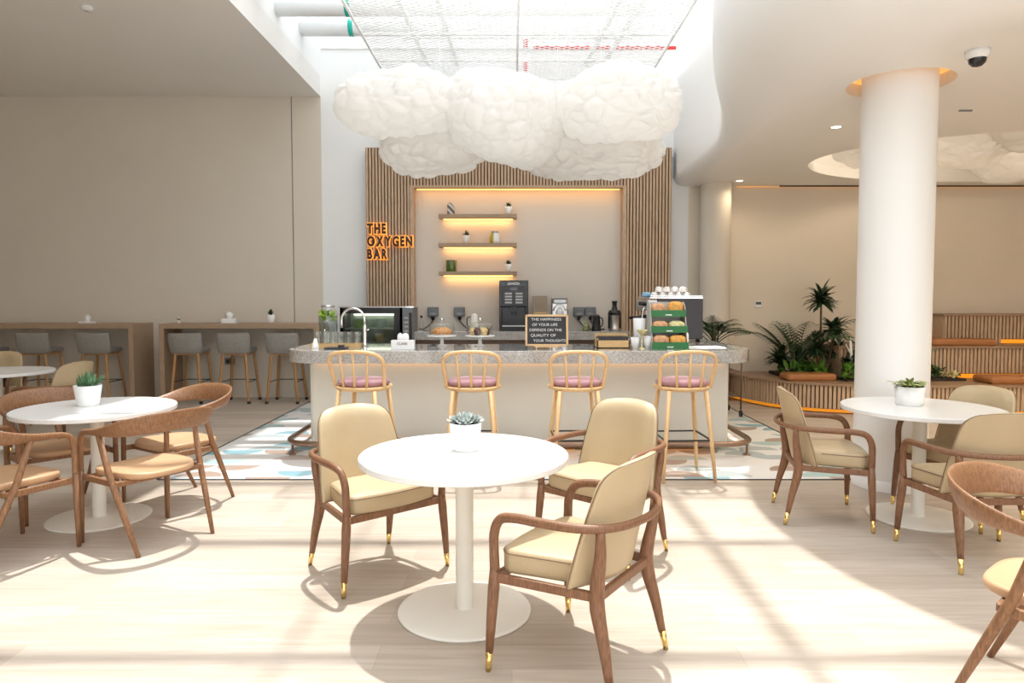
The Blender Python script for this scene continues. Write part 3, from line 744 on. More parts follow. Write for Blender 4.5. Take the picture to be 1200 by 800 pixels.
    for s in (-1, 1):
        b = B(); fp = [Vector((s*0.309, 0.245, 0.075)), Vector((s*0.300, 0.242, 0.2)), Vector((s*0.290, 0.237, 0.33)), Vector((s*0.285, 0.235, 0.41))]
        b.sweep(fp, [0.0155, 0.020, 0.0235, 0.020], n=12); lg = b.obj('leg', M['walnut'], t)
        b = B(); b.sweep([(s*0.314, 0.247, 0.0), (s*0.309, 0.245, 0.08)], [0.011, 0.0155], n=12); b.obj('brass_tip', M['brass'], lg)
        b = B(); rp = cat_rom([(s*0.244, -0.248, 0.075), (s*0.236, -0.222, 0.2), (s*0.225, -0.188, 0.33), (s*0.222, -0.186, 0.42), (s*0.236, -0.205, 0.54), (s*0.245, -0.208, 0.63)], 3)
        b.sweep(rp, interp([0.0155, 0.022, 0.029, 0.028, 0.022, 0.017], len(rp)), n=12); lg = b.obj('leg', M['walnut'], t)
        b = B(); b.sweep([(s*0.250, -0.264, 0.0), (s*0.244, -0.248, 0.08)], [0.011, 0.0155], n=12); b.obj('brass_tip', M['brass'], lg)
    b = B()
    b.bar((-0.283, 0.233, 0.374), (0.283, 0.233, 0.374), 0.022, 0.036)
    b.bar((-0.222, -0.188, 0.372), (0.222, -0.188, 0.374), 0.022, 0.036)
    for s in (-1, 1): b.bar((s*0.283, 0.235, 0.372), (s*0.226, -0.188, 0.374), 0.022, 0.036)
    b.obj('seat_frame', M['walnut'], t, bevel=0.004)
    return t
G1 = 'beige armchairs around the middle table'; G2 = 'beige armchairs around the right table'
ac = make_armchair('beige leather armchair left of the middle table, turned toward the viewer', (-0.755, 3.70, 0), (0.66, -0.75), G1)
dup(ac, (0.288, 2.765, 0), 'nearest beige leather armchair, seen from behind, right of middle table', (-0.82, 0.57), group=G1)
dup(ac, (0.54, 3.92, 0), 'beige leather armchair behind the nearest one, facing the middle table', (-0.67, -0.74), group=G1)
dup(ac, (2.09, 4.60, 0), 'beige armchair in profile at left side of the right table', (0.978, -0.21), group=G2)
dup(ac, (2.645, 3.86, 0), 'beige armchair seen from behind in front of the right table', (0.0, 1.0), group=G2)
dup(ac, (3.05, 4.62, 0), 'beige armchair at the far right side of the right table, facing left', (-0.93, -0.37), group=G2)
dup(ac, (-4.42, 6.66, 0), 'beige armchair behind the left potted aloe, its back turned to viewer', (-0.98, 0.18), group='beige armchairs at the far left table')
dup(ac, (-5.80, 7.62, 0), 'beige armchair cut by left photo edge with a black bag on it', (0.12, -1.0), group='beige armchairs at the far left table')
b = pillow(rrect(-0.19, 0.19, -0.07, 0.07, 0.05), 0.0, 0.20, 0.03, 0.01)
b.sweep(cat_rom([(-0.1, 0, 0.19), (-0.08, 0, 0.24), (0.08, 0, 0.24), (0.1, 0, 0.19)], 5), 0.007, n=6)
o = b.obj('black_bag', M['jeans']); o.location = (-5.78, 7.57, 0.499); tag(o, 'black bag on the armchair seat at the left photo edge', 'bag')

# ------------------------------------------------------------------ bentwood armchair (forward = +Y)
def make_bentwood(label, loc, face, group):
    t = thing('bentwood_armchair', label, 'chair', loc, face, group)
    half = [(0.272, 0.255, 0.43), (0.272, 0.253, 0.54), (0.272, 0.247, 0.625), (0.275, 0.215, 0.672), (0.287, 0.13, 0.690), (0.300, 0.02, 0.700), (0.300, -0.10, 0.715), (0.262, -0.215, 0.738), (0.155, -0.300, 0.757)]
    ctrl = half + [(0, -0.328, 0.762)] + [(-x, y, z) for x, y, z in reversed(half)]
    path = cat_rom(ctrl, 5); k = len(path)
    th = [0.016, 0.016, 0.016, 0.016, 0.017, 0.017, 0.016, 0.014, 0.012, 0.011]; hh = [0.016, 0.016, 0.017, 0.017, 0.019, 0.024, 0.038, 0.055, 0.064, 0.067]
    b = B(); b.sweep(path, interp(th+th[::-1][1:], k), interp(hh+hh[::-1][1:], k), n=14, side=(0, 1, 0.32)); b.obj('back_rail', M['ash'], t)
    for s in (-1, 1):
        b = B(); b.sweep([(s*0.274, 0.262, 0.0), (s*0.273, 0.259, 0.2), (s*0.272, 0.255, 0.44)], [0.012, 0.0155, 0.017], n=12); b.obj('leg', M['ash'], t)
        b = B(); b.sweep([(s*0.236, -0.27, 0.0), (s*0.262, -0.165, 0.25), (s*0.283, -0.075, 0.46), (s*0.300, -0.005, 0.69)], [0.012, 0.018, 0.019, 0.016], n=12); b.obj('leg', M['ash'], t)
    ol = []
    for i in range(44):
        a = 2*PI*i/44; ca, sa = math.cos(a), math.sin(a)
        x = math.copysign(abs(ca)**0.62, ca)*0.238; y = math.copysign(abs(sa)**0.62, sa)*0.235
        ol.append((x*(1+0.10*y/0.235), y+0.015))
    b = B()
    for g in range(1):
        rs = []
        for kf, z in ((0.93, 0.418), (1.0, 0.428), (1.005, 0.442), (0.985, 0.452), (0.90, 0.452), (0.6, 0.445), (0.3, 0.440), (0.02, 0.439)):
            rs.append([Vector((x*kf, y*kf, z + (0.012*(abs(x)/0.24)**2*kf if z > 0.44 else 0))) for x, y in ol])
        b.rings(rs)
    b.obj('seat', M['tan'], t)
    b = B()
    for s in (-1, 1): b.bar((s*0.262, 0.25, 0.402), (s*0.262, -0.125, 0.402), 0.022, 0.036)
    b.bar((-0.262, 0.20, 0.405), (0.262, 0.20, 0.405), 0.022, 0.03); b.bar((-0.262, -0.12, 0.405), (0.262, -0.12, 0.405), 0.022, 0.03)
    b.obj('seat_frame', M['ash'], t, bevel=0.004)
    return t
G3 = 'bentwood armchairs around the left table'
bw = make_bentwood('bentwood armchair at the near right side of left table, back outward', (-2.23, 4.18, 0), (-0.854, 0.52), G3)
dup(bw, (-2.42, 4.95, 0), 'bentwood armchair on the far side of left table beside the tiles', (-0.545, -0.838), group=G3)
dup(bw, (-2.93, 3.89, 0), 'bentwood armchair nearest the left photo edge, its back rail cut off', (0.417, 0.909), group=G3)
dup(bw, (-3.17, 4.76, 0), 'bentwood armchair behind the left potted aloe, facing the viewer', (0.77, -0.64), group=G3)
dup(bw, (1.96, 2.40, 0), 'bentwood armchair alone in the right foreground, mostly outside the photo', (0.645, -0.763), group='bentwood armchair in the right foreground')

# ------------------------------------------------------------------ blond spindle stools at the bar (sitter faces +Y)
def make_spindle(label, loc, rz, group):
    t = thing('spindle_bar_stool', label, 'bar stool', loc, rz=rz, group=group)
    b = B(); b.lathe([(0, 0.722), (0.19, 0.722), (0.222, 0.735), (0.232, 0.748), (0.228, 0.758), (0, 0.760)], n=40, ell=(1.02, 0.98)); b.obj('seat', M['blond'], t)
    b = B(); b.lathe([(0, 0.760), (0.19, 0.760), (0.21, 0.774), (0.21, 0.795), (0.185, 0.812), (0.0, 0.818)], n=40, ell=(1.02, 0.98)); b.obj('cushion', M['pink'], t)
    arcp = cat_rom([(-0.208, -0.09, 0.752), (-0.216, -0.12, 0.84), (-0.226, -0.155, 0.93), (-0.222, -0.182, 0.985), (-0.178, -0.215, 1.028), (-0.1, -0.235, 1.045), (0, -0.24, 1.05), (0.1, -0.235, 1.045), (0.178, -0.215, 1.028), (0.222, -0.182, 0.985), (0.226, -0.155, 0.93), (0.216, -0.12, 0.84), (0.208, -0.09, 0.752)], 5)
    b = B(); b.sweep(arcp, 0.0155, 0.0155, n=10); b.obj('back_hoop', M['blond'], t)
    for x in (-0.112, 0.0, 0.112):
        b = B(); b.sweep([(x*0.85, -0.192-0.012*(1-abs(x)/0.11), 0.75), (x*1.06, -0.238+0.05*(x/0.232)**2, 1.043)], [0.0115, 0.0095], n=8); b.obj('spindle', M['blond'], t)
    for sx in (-1, 1):
        for sy in (-1, 1):
            b = B(); b.sweep([(sx*0.212, sy*0.235, 0.0), (sx*0.185, sy*0.205, 0.34), (sx*0.148, sy*0.165, 0.73)], [0.013, 0.018, 0.019], n=10); b.obj('leg', M['blond'], t)
    b = B(); q = [(sx*0.187, sy*0.207, 0.335) for sx, sy in ((-1, -1), (1, -1), (1, 1), (-1, 1))]
    for i in range(4): b.bar(q[i], q[(i+1) % 4], 0.012, 0.012)
    b.obj('footrest', M['black'], t)
    return t
G4 = 'blond bar stools lined up along the bar'
ss = make_spindle('blond spindle stool with pink cushion at left end of the bar', (-1.225, 5.66, 0), R(-9), G4)
dup(ss, (-0.325, 5.66, 0), 'blond pink-cushion stool directly behind the grey succulent on middle table', rz=0, group=G4)
dup(ss, (0.53, 5.66, 0), 'blond pink-cushion stool in front of the black chalkboard', rz=R(2), group=G4)
dup(ss, (1.405, 5.66, 0), 'blond pink-cushion stool at right end of bar, below snack rack', rz=R(3), group=G4)

# ------------------------------------------------------------------ grey upholstered stools (sitter faces +Y)
def make_grey(label, loc, group):
    t = thing('upholstered_bar_stool', label, 'bar stool', loc, group=group)
    se = pillow(rrect(-0.205, 0.205, -0.20, 0.22, 0.07), 0.715, 0.775, 0.02, 0.01); se.obj('seat', M['greyfab'], t)
    b = B(); rs = []
    for z, w, y, th in ((0.70, 0.20, -0.20, 0.035), (0.72, 0.222, -0.215, 0.045), (0.80, 0.232, -0.235, 0.05), (0.90, 0.236, -0.25, 0.045), (0.965, 0.234, -0.258, 0.04), (0.985, 0.226, -0.258, 0.03), (0.99, 0.21, -0.255, 0.015)):
        ring = []
        for i in range(13):
            u = -1+2*i/12; ring.append(Vector((w*u, y+0.05*abs(u)**3, z)))
        for i in range(13):
            u = 1-2*i/12; ring.append(Vector((w*u*0.95, y+th+0.05*abs(u)**3, z)))
        rs.append(ring)
    b.rings(rs); b.obj('backrest', M['greyfab'], t)
    for sx in (-1, 1):
        for sy in (-1, 1):
            b = B(); b.bar((sx*0.213, sy*0.212, 0.03), (sx*0.155, sy*0.16, 0.715), 0.034, 0.034); lg = b.obj('leg', M['legwood'], t, bevel=0.008)
            b = B(); b.box(sx*0.215-0.019, sx*0.215+0.019, sy*0.214-0.019, sy*0.214+0.019, 0.0, 0.035); b.obj('foot_cap', M['black'], lg)
    b = B(); b.box(-0.17, 0.17, -0.175, -0.145, 0.68, 0.715); b.box(-0.17, 0.17, 0.145, 0.175, 0.68, 0.715)
    for sx in (-1, 1): b.box(sx*0.16-0.015, sx*0.16+0.015, -0.15, 0.15, 0.68, 0.715)
    b.obj('seat_frame', M['legwood'], t)
    b = B(); q = [(sx*0.188, sy*0.19, 0.30) for sx, sy in ((-1, -1), (-1, 1), (1, 1), (1, -1))]
    for i in range(3): b.bar(q[i], q[i+1], 0.012, 0.012)
    b.obj('footrest', M['black'], t)
    return t
G5 = 'grey bar stools tucked under the wall bars'
gs = make_grey('grey upholstered stool at left end of the right wall bar', (-4.57, 9.78, 0), G5)
dup(gs, (-3.90, 9.78, 0), 'grey upholstered stool below the white tissue box, middle of three', group=G5)
dup(gs, (-3.22, 9.78, 0), 'grey upholstered stool below the small potted succulent, beside the counter', group=G5)
dup(gs, (-5.86, 9.78, 0), 'grey upholstered stool at right end of the left wall bar', group=G5)
dup(gs, (-6.71, 9.78, 0), 'grey upholstered stool above the far left table, left wall bar', group=G5)
dup(gs, (-7.50, 9.78, 0), 'grey upholstered stool cut off by the left photo edge', group=G5)

# wall bars
def wall_bar(x0, x1, label):
    t = thing('wall_bar', label, 'high table', (x0, 9.65, 0), group='wooden wall bars')
    w = x1-x0; d = WY-9.65
    b = B(); b.box(0, w, 0, d, 1.05, 1.12); b.obj('top', M['barwood'], t, bevel=0.003)
    for a, c in ((0, 0.07), (w-0.07, w)):
        b = B(); b.box(a, c, 0, d, 0, 1.05); b.obj('side_panel', M['barwoodv'], t, bevel=0.003)
wall_bar(-8.6, -5.33, 'long wooden high bar at left, its end panel facing the gap')
wall_bar(-4.97, -2.72, 'wooden high bar beside the counter, with tissue box and potted plant')
for x, lb in ((-5.62, 'dark wall socket under the left wall bar'), (-4.2, 'dark wall socket under the right wall bar')):
    t = thing('wall_socket', lb, 'socket', (x, WY, 0.54))
    b = B(); b.box(-0.07, 0.07, -0.012, 0, -0.045, 0.045); b.obj('plate', M['greyp'], t, bevel=0.003)
    b = B(); b.box(-0.045, -0.01, -0.03, -0.012, -0.02, 0.02); b.box(0.015, 0.045, -0.016, -0.012, -0.018, 0.018); b.obj('plug', M['blackp'], t)

# ------------------------------------------------------------------ small plants and things on tables
def pot(t, r0, r1, h, m=None, n=32):
    b = B(); b.lathe([(0, 0), (r0*0.92, 0), (r0, 0.004), (r1, h), (r1-0.006, h), (r1-0.008, h-0.012), (0, h-0.012)], n=n); b.obj('pot', m or M['pot'], t)
    b = B(); b.lathe([(r1-0.009, h-0.010), (0, h-0.006)], n=n); b.obj('soil', M['soil'], t)
t = thing('potted_succulent', 'grey rosette succulent in white pot on the middle table', 'plant', (-0.222, 3.25, 0.75))
pot(t, 0.064, 0.077, 0.132)
b = B(); rnd = random.Random(3)
for cx, cy, rr in ((0, 0, 1.25), (-0.05, 0.0, 0.85), (0.05, 0.005, 0.85), (0.0, -0.045, 0.85), (0.01, 0.05, 0.85)):
    for ringi, (n, el, ln) in enumerate(((9, 12, 0.048), (9, 35, 0.042), (7, 58, 0.032), (4, 78, 0.022))):
        for k in range(n):
            b.leaf((cx, cy, 0.132+0.004*ringi), 2*PI*k/n+ringi*0.4, R(el), ln*rr*1.15, 0.022*rr, droop=-9, n=4, fold=0.5)
b.obj('rosette', M['echev'], t, recalc=False)
t = thing('potted_aloe', 'spiky green aloe in white pot on the left table', 'plant', (-2.868, 4.62, 0.75))
pot(t, 0.066, 0.086, 0.138)
b = B(); rnd = random.Random(4)
for k in range(46):
    b.leaf((rnd.uniform(-.045, .045), rnd.uniform(-.045, .045), 0.128), rnd.uniform(0, 2*PI), R(rnd.uniform(35, 88)), rnd.uniform(0.06, 0.115), 0.015, droop=rnd.uniform(-4, 4), n=4, fold=0.6)
b.obj('leaves', M['aloe'], t, recalc=False)
t = thing('potted_plant', 'pale leafy plant in wide white pot on the right table', 'plant', (2.70, 4.64, 0.75))
pot(t, 0.084, 0.094, 0.128)
b = B(); rnd = random.Random(5)
for k in range(90):
    a = rnd.uniform(0, 2*PI); r_ = rnd.uniform(0, .085)
    b.leaf((math.cos(a)*r_, math.sin(a)*r_, 0.122+rnd.uniform(0, .03)), a+rnd.uniform(-.7, .7), R(rnd.uniform(5, 55)), rnd.uniform(0.04, 0.075), 0.026, droop=rnd.uniform(4, 16), n=4, fold=0.3)
b.obj('leaves', M['variegated'], t, recalc=False)
def mini(label, loc, group=None, s=1.0, leafm='green1', spread=1.0):
    t = thing('potted_succulent', label, 'plant', loc, group=group)
    b = B(); h = 0.115*s; r = 0.050*s
    b.lathe([(0, 0), (r*0.7, 0), (r*0.95, 0.03*s), (r*1.08, 0.08*s), (r*1.02, h), (r*0.9, h), (0, h-0.01)], n=24); b.obj('pot', M['pot'], t)
    b = B(); rn = random.Random(int(loc[0]*100))
    for k in range(26):
        b.leaf((0, 0, h-0.012), rn.uniform(0, 2*PI), R(rn.uniform(25, 88)), rn.uniform(0.055, 0.10)*s, 0.02*s, droop=rn.uniform(-6, 8)/s*0.5, n=4, fold=0.5)
    b.obj('leaves', M[leafm], t, recalc=False)
SHG = 'small white pots on the niche shelves'
mini('succulent in white pot at right end of the top shelf', (-0.055, PY+0.07, 2.69), SHG)
mini('succulent in white pot on the middle shelf', (-0.665, PY+0.07, 2.275), SHG)
mini('succulent in white pot at right end of the lowest shelf', (-0.055, PY+0.07, 1.865), SHG, 0.95)
mini('small succulent in white pot on the wooden wall bar', (-3.455, 9.85, 1.12), None, 1.05)
t = thing('stone_ornament', 'banded brown and white arch ornament at left of top shelf', 'ornament', (-0.885, PY+0.07, 2.69))
b = B(); b.prism([(-0.052, 0), (0.052, 0), (0.056, 0.06), (0.045, 0.11), (0.005, 0.165), (-0.03, 0.18), (-0.052, 0.14)], -0.03, 0.03)
for v in b.bm.verts: v.co = Vector((v.co.x, v.co.z, v.co.y))
b.obj('arch', M['marble'], t, bevel=0.01)
t = thing('yellow_jar', 'squat jar, yellow and white with grey lid, on middle shelf', 'jar', (-0.25, PY+0.07, 2.275))
b = B(); b.setmat(M['yellowv']); b.lathe([(0, 0), (0.06, 0), (0.074, 0.02), (0.078, 0.07), (0.07, 0.12), (0.052, 0.14), (0.05, 0.15)], n=28)
b.setmat(M['pot'])
for f in b.bm.faces:
    if f.calc_center_median().x > -0.012: f.material_index = b.mats.index(M['pot'])
b.obj('body', None, t)
b = B(); b.lathe([(0, 0.15), (0.054, 0.15), (0.054, 0.172), (0, 0.172)], n=24, smooth=False); b.obj('lid', M['silverlid'], t)
b = B(); b.lathe([(0, 0), (0.073, 0), (0.078, 0.006), (0.078, 0.165), (0.071, 0.165), (0.071, 0.02), (0, 0.02)], n=28); o = b.obj('green_vase', M['greenv']); o.location = (-0.885, PY+0.07, 1.865); tag(o, 'dark green glass cylinder vase on the lowest shelf', 'vase')

def tissue(label, loc, w=0.2, h=0.06, name='tissue_box', rz=0):
    t = thing(name, label, 'tissue box', loc, rz=rz)
    b = B(); b.box(-w/2, w/2, -0.05, 0.05, 0, h); b.obj('box', M['paper'], t, bevel=0.006)
    b = B(); rn = random.Random(9)
    n = 14
    rs = []
    for k, (s_, z) in enumerate(((0.6, h), (0.75, h+0.03), (0.9, h+0.06), (0.55, h+0.085))):
        rs.append([Vector((s_*0.055*math.cos(2*PI*i/n)*(1+0.3*math.sin(i*2.1+k)), s_*0.03*math.sin(2*PI*i/n)*(1+0.35*math.cos(i*3.3)), z+0.012*math.sin(i*2.4))) for i in range(n)])
    b.rings(rs); b.obj('tissue', M['paper'], t)
    return t
tissue('white tissue box on the right wall bar beside the small plant', (-4.05, 9.83, 1.12), 0.19, 0.07)
tissue('low tissue box with ruffled tissue on the left wall bar', (-6.08, 9.83, 1.12), 0.2, 0.03)
t = thing('small_dispenser', 'tiny round grey and white dispenser at left end of right wall bar', 'dispenser', (-4.78, 9.85, 1.12))
b = B(); b.lathe([(0, 0), (0.022, 0), (0.018, 0.03), (0.01, 0.05)], n=16); b.obj('stand', M['paper'], t)
b = B(); b.lathe([(0, 0.045), (0.02, 0.05), (0.026, 0.07), (0.02, 0.088), (0, 0.094)], n=16); b.obj('head', M['steel'], t)

# ------------------------------------------------------------------ things on the front counter
t = thing('drink_dispenser', 'glass drink dispenser with limes and mint on the bar', 'dispenser', (-1.87, 6.98, ZC))
b = B(); b.lathe([(0.066, 0.0), (0.07, 0.012), (0.05, 0.02), (0.072, 0.13)], n=28); b.obj('stand', M['steel'], t)
b = B(); b.lathe([(0, 0.13), (0.086, 0.13), (0.096, 0.15), (0.096, 0.31), (0.088, 0.345), (0.062, 0.37), (0.062, 0.39)], n=36); b.obj('jar', M['glass'], t)
b = B(); b.lathe([(0, 0.135), (0.09, 0.14), (0.09, 0.295), (0, 0.295)], n=30); b.obj('water', M['waterglass'], t)
b = B(); rnd = random.Random(2)
for k in range(46):
    a = rnd.uniform(0, 2*PI); r_ = 0.068*math.sqrt(rnd.random()); mx = Matrix.Translation((math.cos(a)*r_, math.sin(a)*r_, 0.265+rnd.uniform(0, .075))) @ Matrix.Rotation(rnd.uniform(0.3, 1.5), 4, 'X') @ Matrix.Rotation(a, 4, 'Y')
    vs = [b.bm.verts.new(mx @ Vector((0.028*math.cos(q*PI/6), 0.028*math.sin(q*PI/6), dz))) for dz in (0, 0.006) for q in range(12)]
    b.face(vs[:12][::-1]); b.face(vs[12:])
    for q in range(12): b.face([vs[q], vs[(q+1) % 12], vs[12+(q+1) % 12], vs[12+q]])
b.obj('lime_slices', M['lime'], t)
b = B()
for k in range(22): b.leaf((rnd.uniform(-.05, .05), rnd.uniform(-.05, .05), 0.27+rnd.uniform(0, .05)), rnd.uniform(0, 6.3), R(rnd.uniform(-20, 70)), 0.045, 0.025, 6, 3)
b.obj('mint', M['mint'], t, recalc=False)
b = B(); b.lathe([(0.066, 0.385), (0.068, 0.39), (0.068, 0.405), (0, 0.41)], n=28); b.obj('lid', M['steel'], t)
b = B(); b.sweep([(0, -0.09, 0.16), (0, -0.125, 0.16), (0, -0.135, 0.14)], 0.010, n=8); b.obj('tap', M['chrome'], t)

t = thing('sink_faucet', 'tall chrome gooseneck faucet on the bar beside the drink dispenser', 'faucet', (-1.47, 6.85, ZC))
b = B(); b.lathe([(0, 0), (0.03, 0), (0.028, 0.02), (0.019, 0.03), (0.019, 0.20), (0.012, 0.21)], n=20); b.obj('base', M['chrome'], t)
pts = [(0, 0, 0.2), (0, 0, 0.25)] + [(-0.115+0.115*math.cos(R(a)), 0, 0.26+0.115*math.sin(R(a))) for a in range(0, 181, 15)] + [(-0.23, 0, 0.22), (-0.23, 0, 0.18)]
b = B(); b.sweep(pts, 0.013, n=12); b.obj('spout', M['chrome'], t)
b = B(); b.sweep([(0.0, -0.01, 0.15), (0.05, -0.03, 0.165)], 0.007, n=8); b.obj('lever', M['chrome'], t)
t = thing('wooden_tray', 'light wooden tray of upturned glasses on the bar', 'tray', (-1.74, 6.84, ZC))
b = B(); b.box(-0.24, 0.24, -0.09, 0.09, 0, 0.012); b.box(-0.24, 0.24, -0.095, -0.085, 0, 0.03); b.box(-0.24, 0.24, 0.085, 0.095, 0, 0.03); b.box(-0.245, -0.235, -0.09, 0.09, 0, 0.03); b.box(0.235, 0.245, -0.09, 0.09, 0, 0.03)
b.obj('base', M['bamboo'], t)
gl = None; rowname = {0: 'front', 1: 'back'}
for j in range(2):
    for i in range(6):
        loc = (-1.74-0.195+0.078*i, 6.80+0.08*j, ZC+0.012)
        lb = 'clear tumbler in the %s row of the wooden tray, %s from its left' % (rowname[j], ('first', 'second', 'third', 'fourth', 'fifth', 'last')[i])
        if gl is None:
            b = B(); b.lathe([(0.027, 0.128), (0.029, 0.0), (0.033, 0.0), (0.031, 0.13), (0, 0.13)], n=20); gl = b.obj('glass_tumbler', M['glass']); gl.location = loc; tag(gl, lb, 'glass', 'tumblers on the wooden tray')
        else:
            c = gl.copy(); C.objects.link(c); c.location = loc; c['label'] = lb
b = B(); b.lathe([(0, 0), (0.035, 0), (0.03, 0.02), (0.012, 0.09), (0.0, 0.095)], n=16); o = b.obj('paper_cone', M['paper']); o.location = (-1.87, 6.52, ZC); tag(o, 'small white folded card standing on the bar left end', 'card')
b = B(); b.box(-0.1, 0.1, -0.07, 0.07, 0, 0.012); b.box(0.02, 0.07, -0.03, 0.03, 0.012, 0.035); o = b.obj('black_tray', M['darkgrey'], bevel=0.003); o.location = (-1.66, 6.48, ZC); tag(o, 'small dark tray lying on the bar below the faucet', 'tray')

t = thing('serviette_box', 'white box of serviettes with dark lettering at front of bar', 'tissue box', (-1.01, 6.36, ZC))
b = B(); b.box(-0.105, 0.105, -0.045, 0.045, 0, 0.088); b.obj('box', M['paper'], t, bevel=0.003)
text_obj('lettering', 'CLARK', 0.032, 0.001, M['board'], t, (0, -0.0462, 0.045), center=True, width=0.10)
b = B(); n = 16; rs = []
for k, (s_, z) in enumerate(((0.8, 0.088), (0.9, 0.11), (0.8, 0.13), (0.5, 0.14))):
    rs.append([Vector((s_*0.062*math.cos(2*PI*i/n), s_*0.03*math.sin(2*PI*i/n)*(1+0.35*math.cos(i*3.3)), z+(0.016*math.cos(4*PI*i/n+1) if k > 1 else 0))) for i in range(n)])
b.rings(rs); b.obj('tissue', M['paper'], t)

def cakestand(label, loc, kind):
    t = thing('cake_stand', label, 'cake stand', loc, group='domed cake stands on the bar')
    b = B(); b.lathe([(0, 0), (0.055, 0), (0.058, 0.006), (0.03, 0.015), (0.016, 0.03), (0.022, 0.045), (0.014, 0.06), (0.024, 0.085), (0.05, 0.092), (0.142, 0.098), (0.147, 0.104), (0.142, 0.11), (0, 0.108)], n=40)
    b.obj('stand', M['pot'] if kind else M['white'], t)
    b = B(); b.lathe([(0.125, 0.11), (0.125, 0.20), (0.118, 0.222), (0.095, 0.234), (0, 0.24)], n=40); dm = b.obj('glass_dome', M['glass'], t)
    b = B(); b.lathe([(0, 0.238), (0.01, 0.24), (0.008, 0.252), (0.018, 0.262), (0.018, 0.275), (0, 0.285)], n=16); b.obj('knob', M['chrome'], dm)
    return t
cakestand('white cake stand with glass dome over orange croissants', (-0.695, 6.80, ZC), 0)
cakestand('white cake stand with glass dome over round muffins', (-0.317, 6.80, ZC), 1)
rnd = random.Random(8)
wh = ['at far left', 'left of centre', 'in the centre', 'right of centre', 'at far right']
for k in range(5):
    b = B(); pts = [(0.045*math.cos(a), 0.026*math.sin(a)*1.3, 0.03+0.006*math.sin(a)) for a in [PI*q/8 for q in range(9)]]
    b.sweep(pts, [0.008, 0.016, 0.023, 0.028, 0.031, 0.028, 0.023, 0.016, 0.008], n=8)
    o = b.obj('croissant', M['pastry']); o.location = (-0.695-0.075+0.0375*k, 6.80+(-0.055 if k % 2 == 0 else 0.0), ZC+0.111+0.012*(k % 2)); o.rotation_euler = (0, 0, 0.4*(k-2))
    tag(o, 'golden croissant %s under the left glass dome' % wh[k], 'pastry', 'croissants under the left dome')
for k in range(6):
    a = [0, 60, 120, 180, 240, 300][k]; x, y = 0.068*math.cos(R(a+10)), 0.068*math.sin(R(a+10))
    m = (M['choco'], M['vanilla'])[k % 2]
    b = B(); b.lathe([(0, 0), (0.022, 0), (0.029, 0.03), (0.038, 0.040), (0.032, 0.062), (0.014, 0.074), (0, 0.075)], n=16)
    o = b.obj('muffin', m); o.location = (-0.317+x, 6.80+y, ZC+0.111)
    tag(o, '%s muffin under the right glass dome, %s' % (('dark chocolate', 'yellow')[k % 2], ('at right rim', 'at back', 'at back left', 'at left rim', 'at front left', 'at front right')[k]), 'muffin', 'muffins under the right dome')

t = thing('chalkboard', 'wood framed chalkboard on little easel with handwritten thought', 'chalkboard', (0.325, 6.40, ZC))
bw2, bz0, bz1 = 0.200, 0.03, 0.325
tl = Matrix.Rotation(R(-8), 4, 'X')
b = B(); b.box(-bw2+0.015, bw2-0.015, -0.004, 0.004, bz0+0.015, bz1-0.015, tl); bd = b.obj('board', M['board'], t)
b = B()
b.box(-bw2, bw2, -0.009, 0.009, bz0, bz0+0.018, tl); b.box(-bw2, bw2, -0.009, 0.009, bz1-0.018, bz1, tl); b.box(-bw2, -bw2+0.018, -0.009, 0.009, bz0, bz1, tl); b.box(bw2-0.018, bw2, -0.009, 0.009, bz0, bz1, tl)
b.obj('frame', M['lightwood'], t)
for k, (ln, x_, w_) in enumerate((('THE HAPPINESS', -0.145, 0.28), ('OF YOUR LIFE', -0.135, 0.235), ('DEPENDS ON THE', -0.160, 0.30), ('QUALITY OF', -0.150, 0.235), ('YOUR THOUGHTS', -0.125, 0.30))):
    z = 0.268-0.050*k
    p = tl @ Vector((x_, -0.0055, z)); text_obj('chalk_line', ln, 0.036, 0.0006, M['chalk'], bd, p, rot=(PI/2-R(8), 0, 0), off=-0.0003, width=w_)
b = B()
b.box(-0.115, 0.115, -0.025, 0.012, 0.020, 0.030)
for x in (-0.09, 0.03, 0.08): b.bar((x, -0.02, 0.024), (x*1.15, -0.045, 0.0), 0.008, 0.008)
b.bar((0, 0.06, 0.22), (0, 0.12, 0.0), 0.01, 0.008); b.bar((0, 0.035, 0.2), (0, 0.06, 0.22), 0.01, 0.008)
b.obj('easel', M['lightwood'], t)

t = thing('bamboo_caddy', 'open bamboo box filled with dark tea sachets beside the snack rack', 'box', (0.965, 6.62, ZC))
b = B(); w, d = 0.155, 0.10
b.box(-w, w, -d, -d+0.01, 0, 0.075); b.box(-w, w, d-0.01, d, 0, 0.135); b.box(-w, -w+0.01, -d, d, 0, 0.09); b.box(w-0.01, w, -d, d, 0, 0.09); b.box(-w, w, -d, d, 0, 0.008)
b.obj('box', M['bamboo'], t)
b = B()
for k in range(26):
    x = -w+0.016+k*(2*w-0.032)/25; b.box(x-0.004, x+0.004, -d+0.012, d-0.012, 0.01, 0.105+0.008*((k*7) % 3)/3)
b.obj('sachets', M['darkgrey'], t)['kind'] = 'stuff'

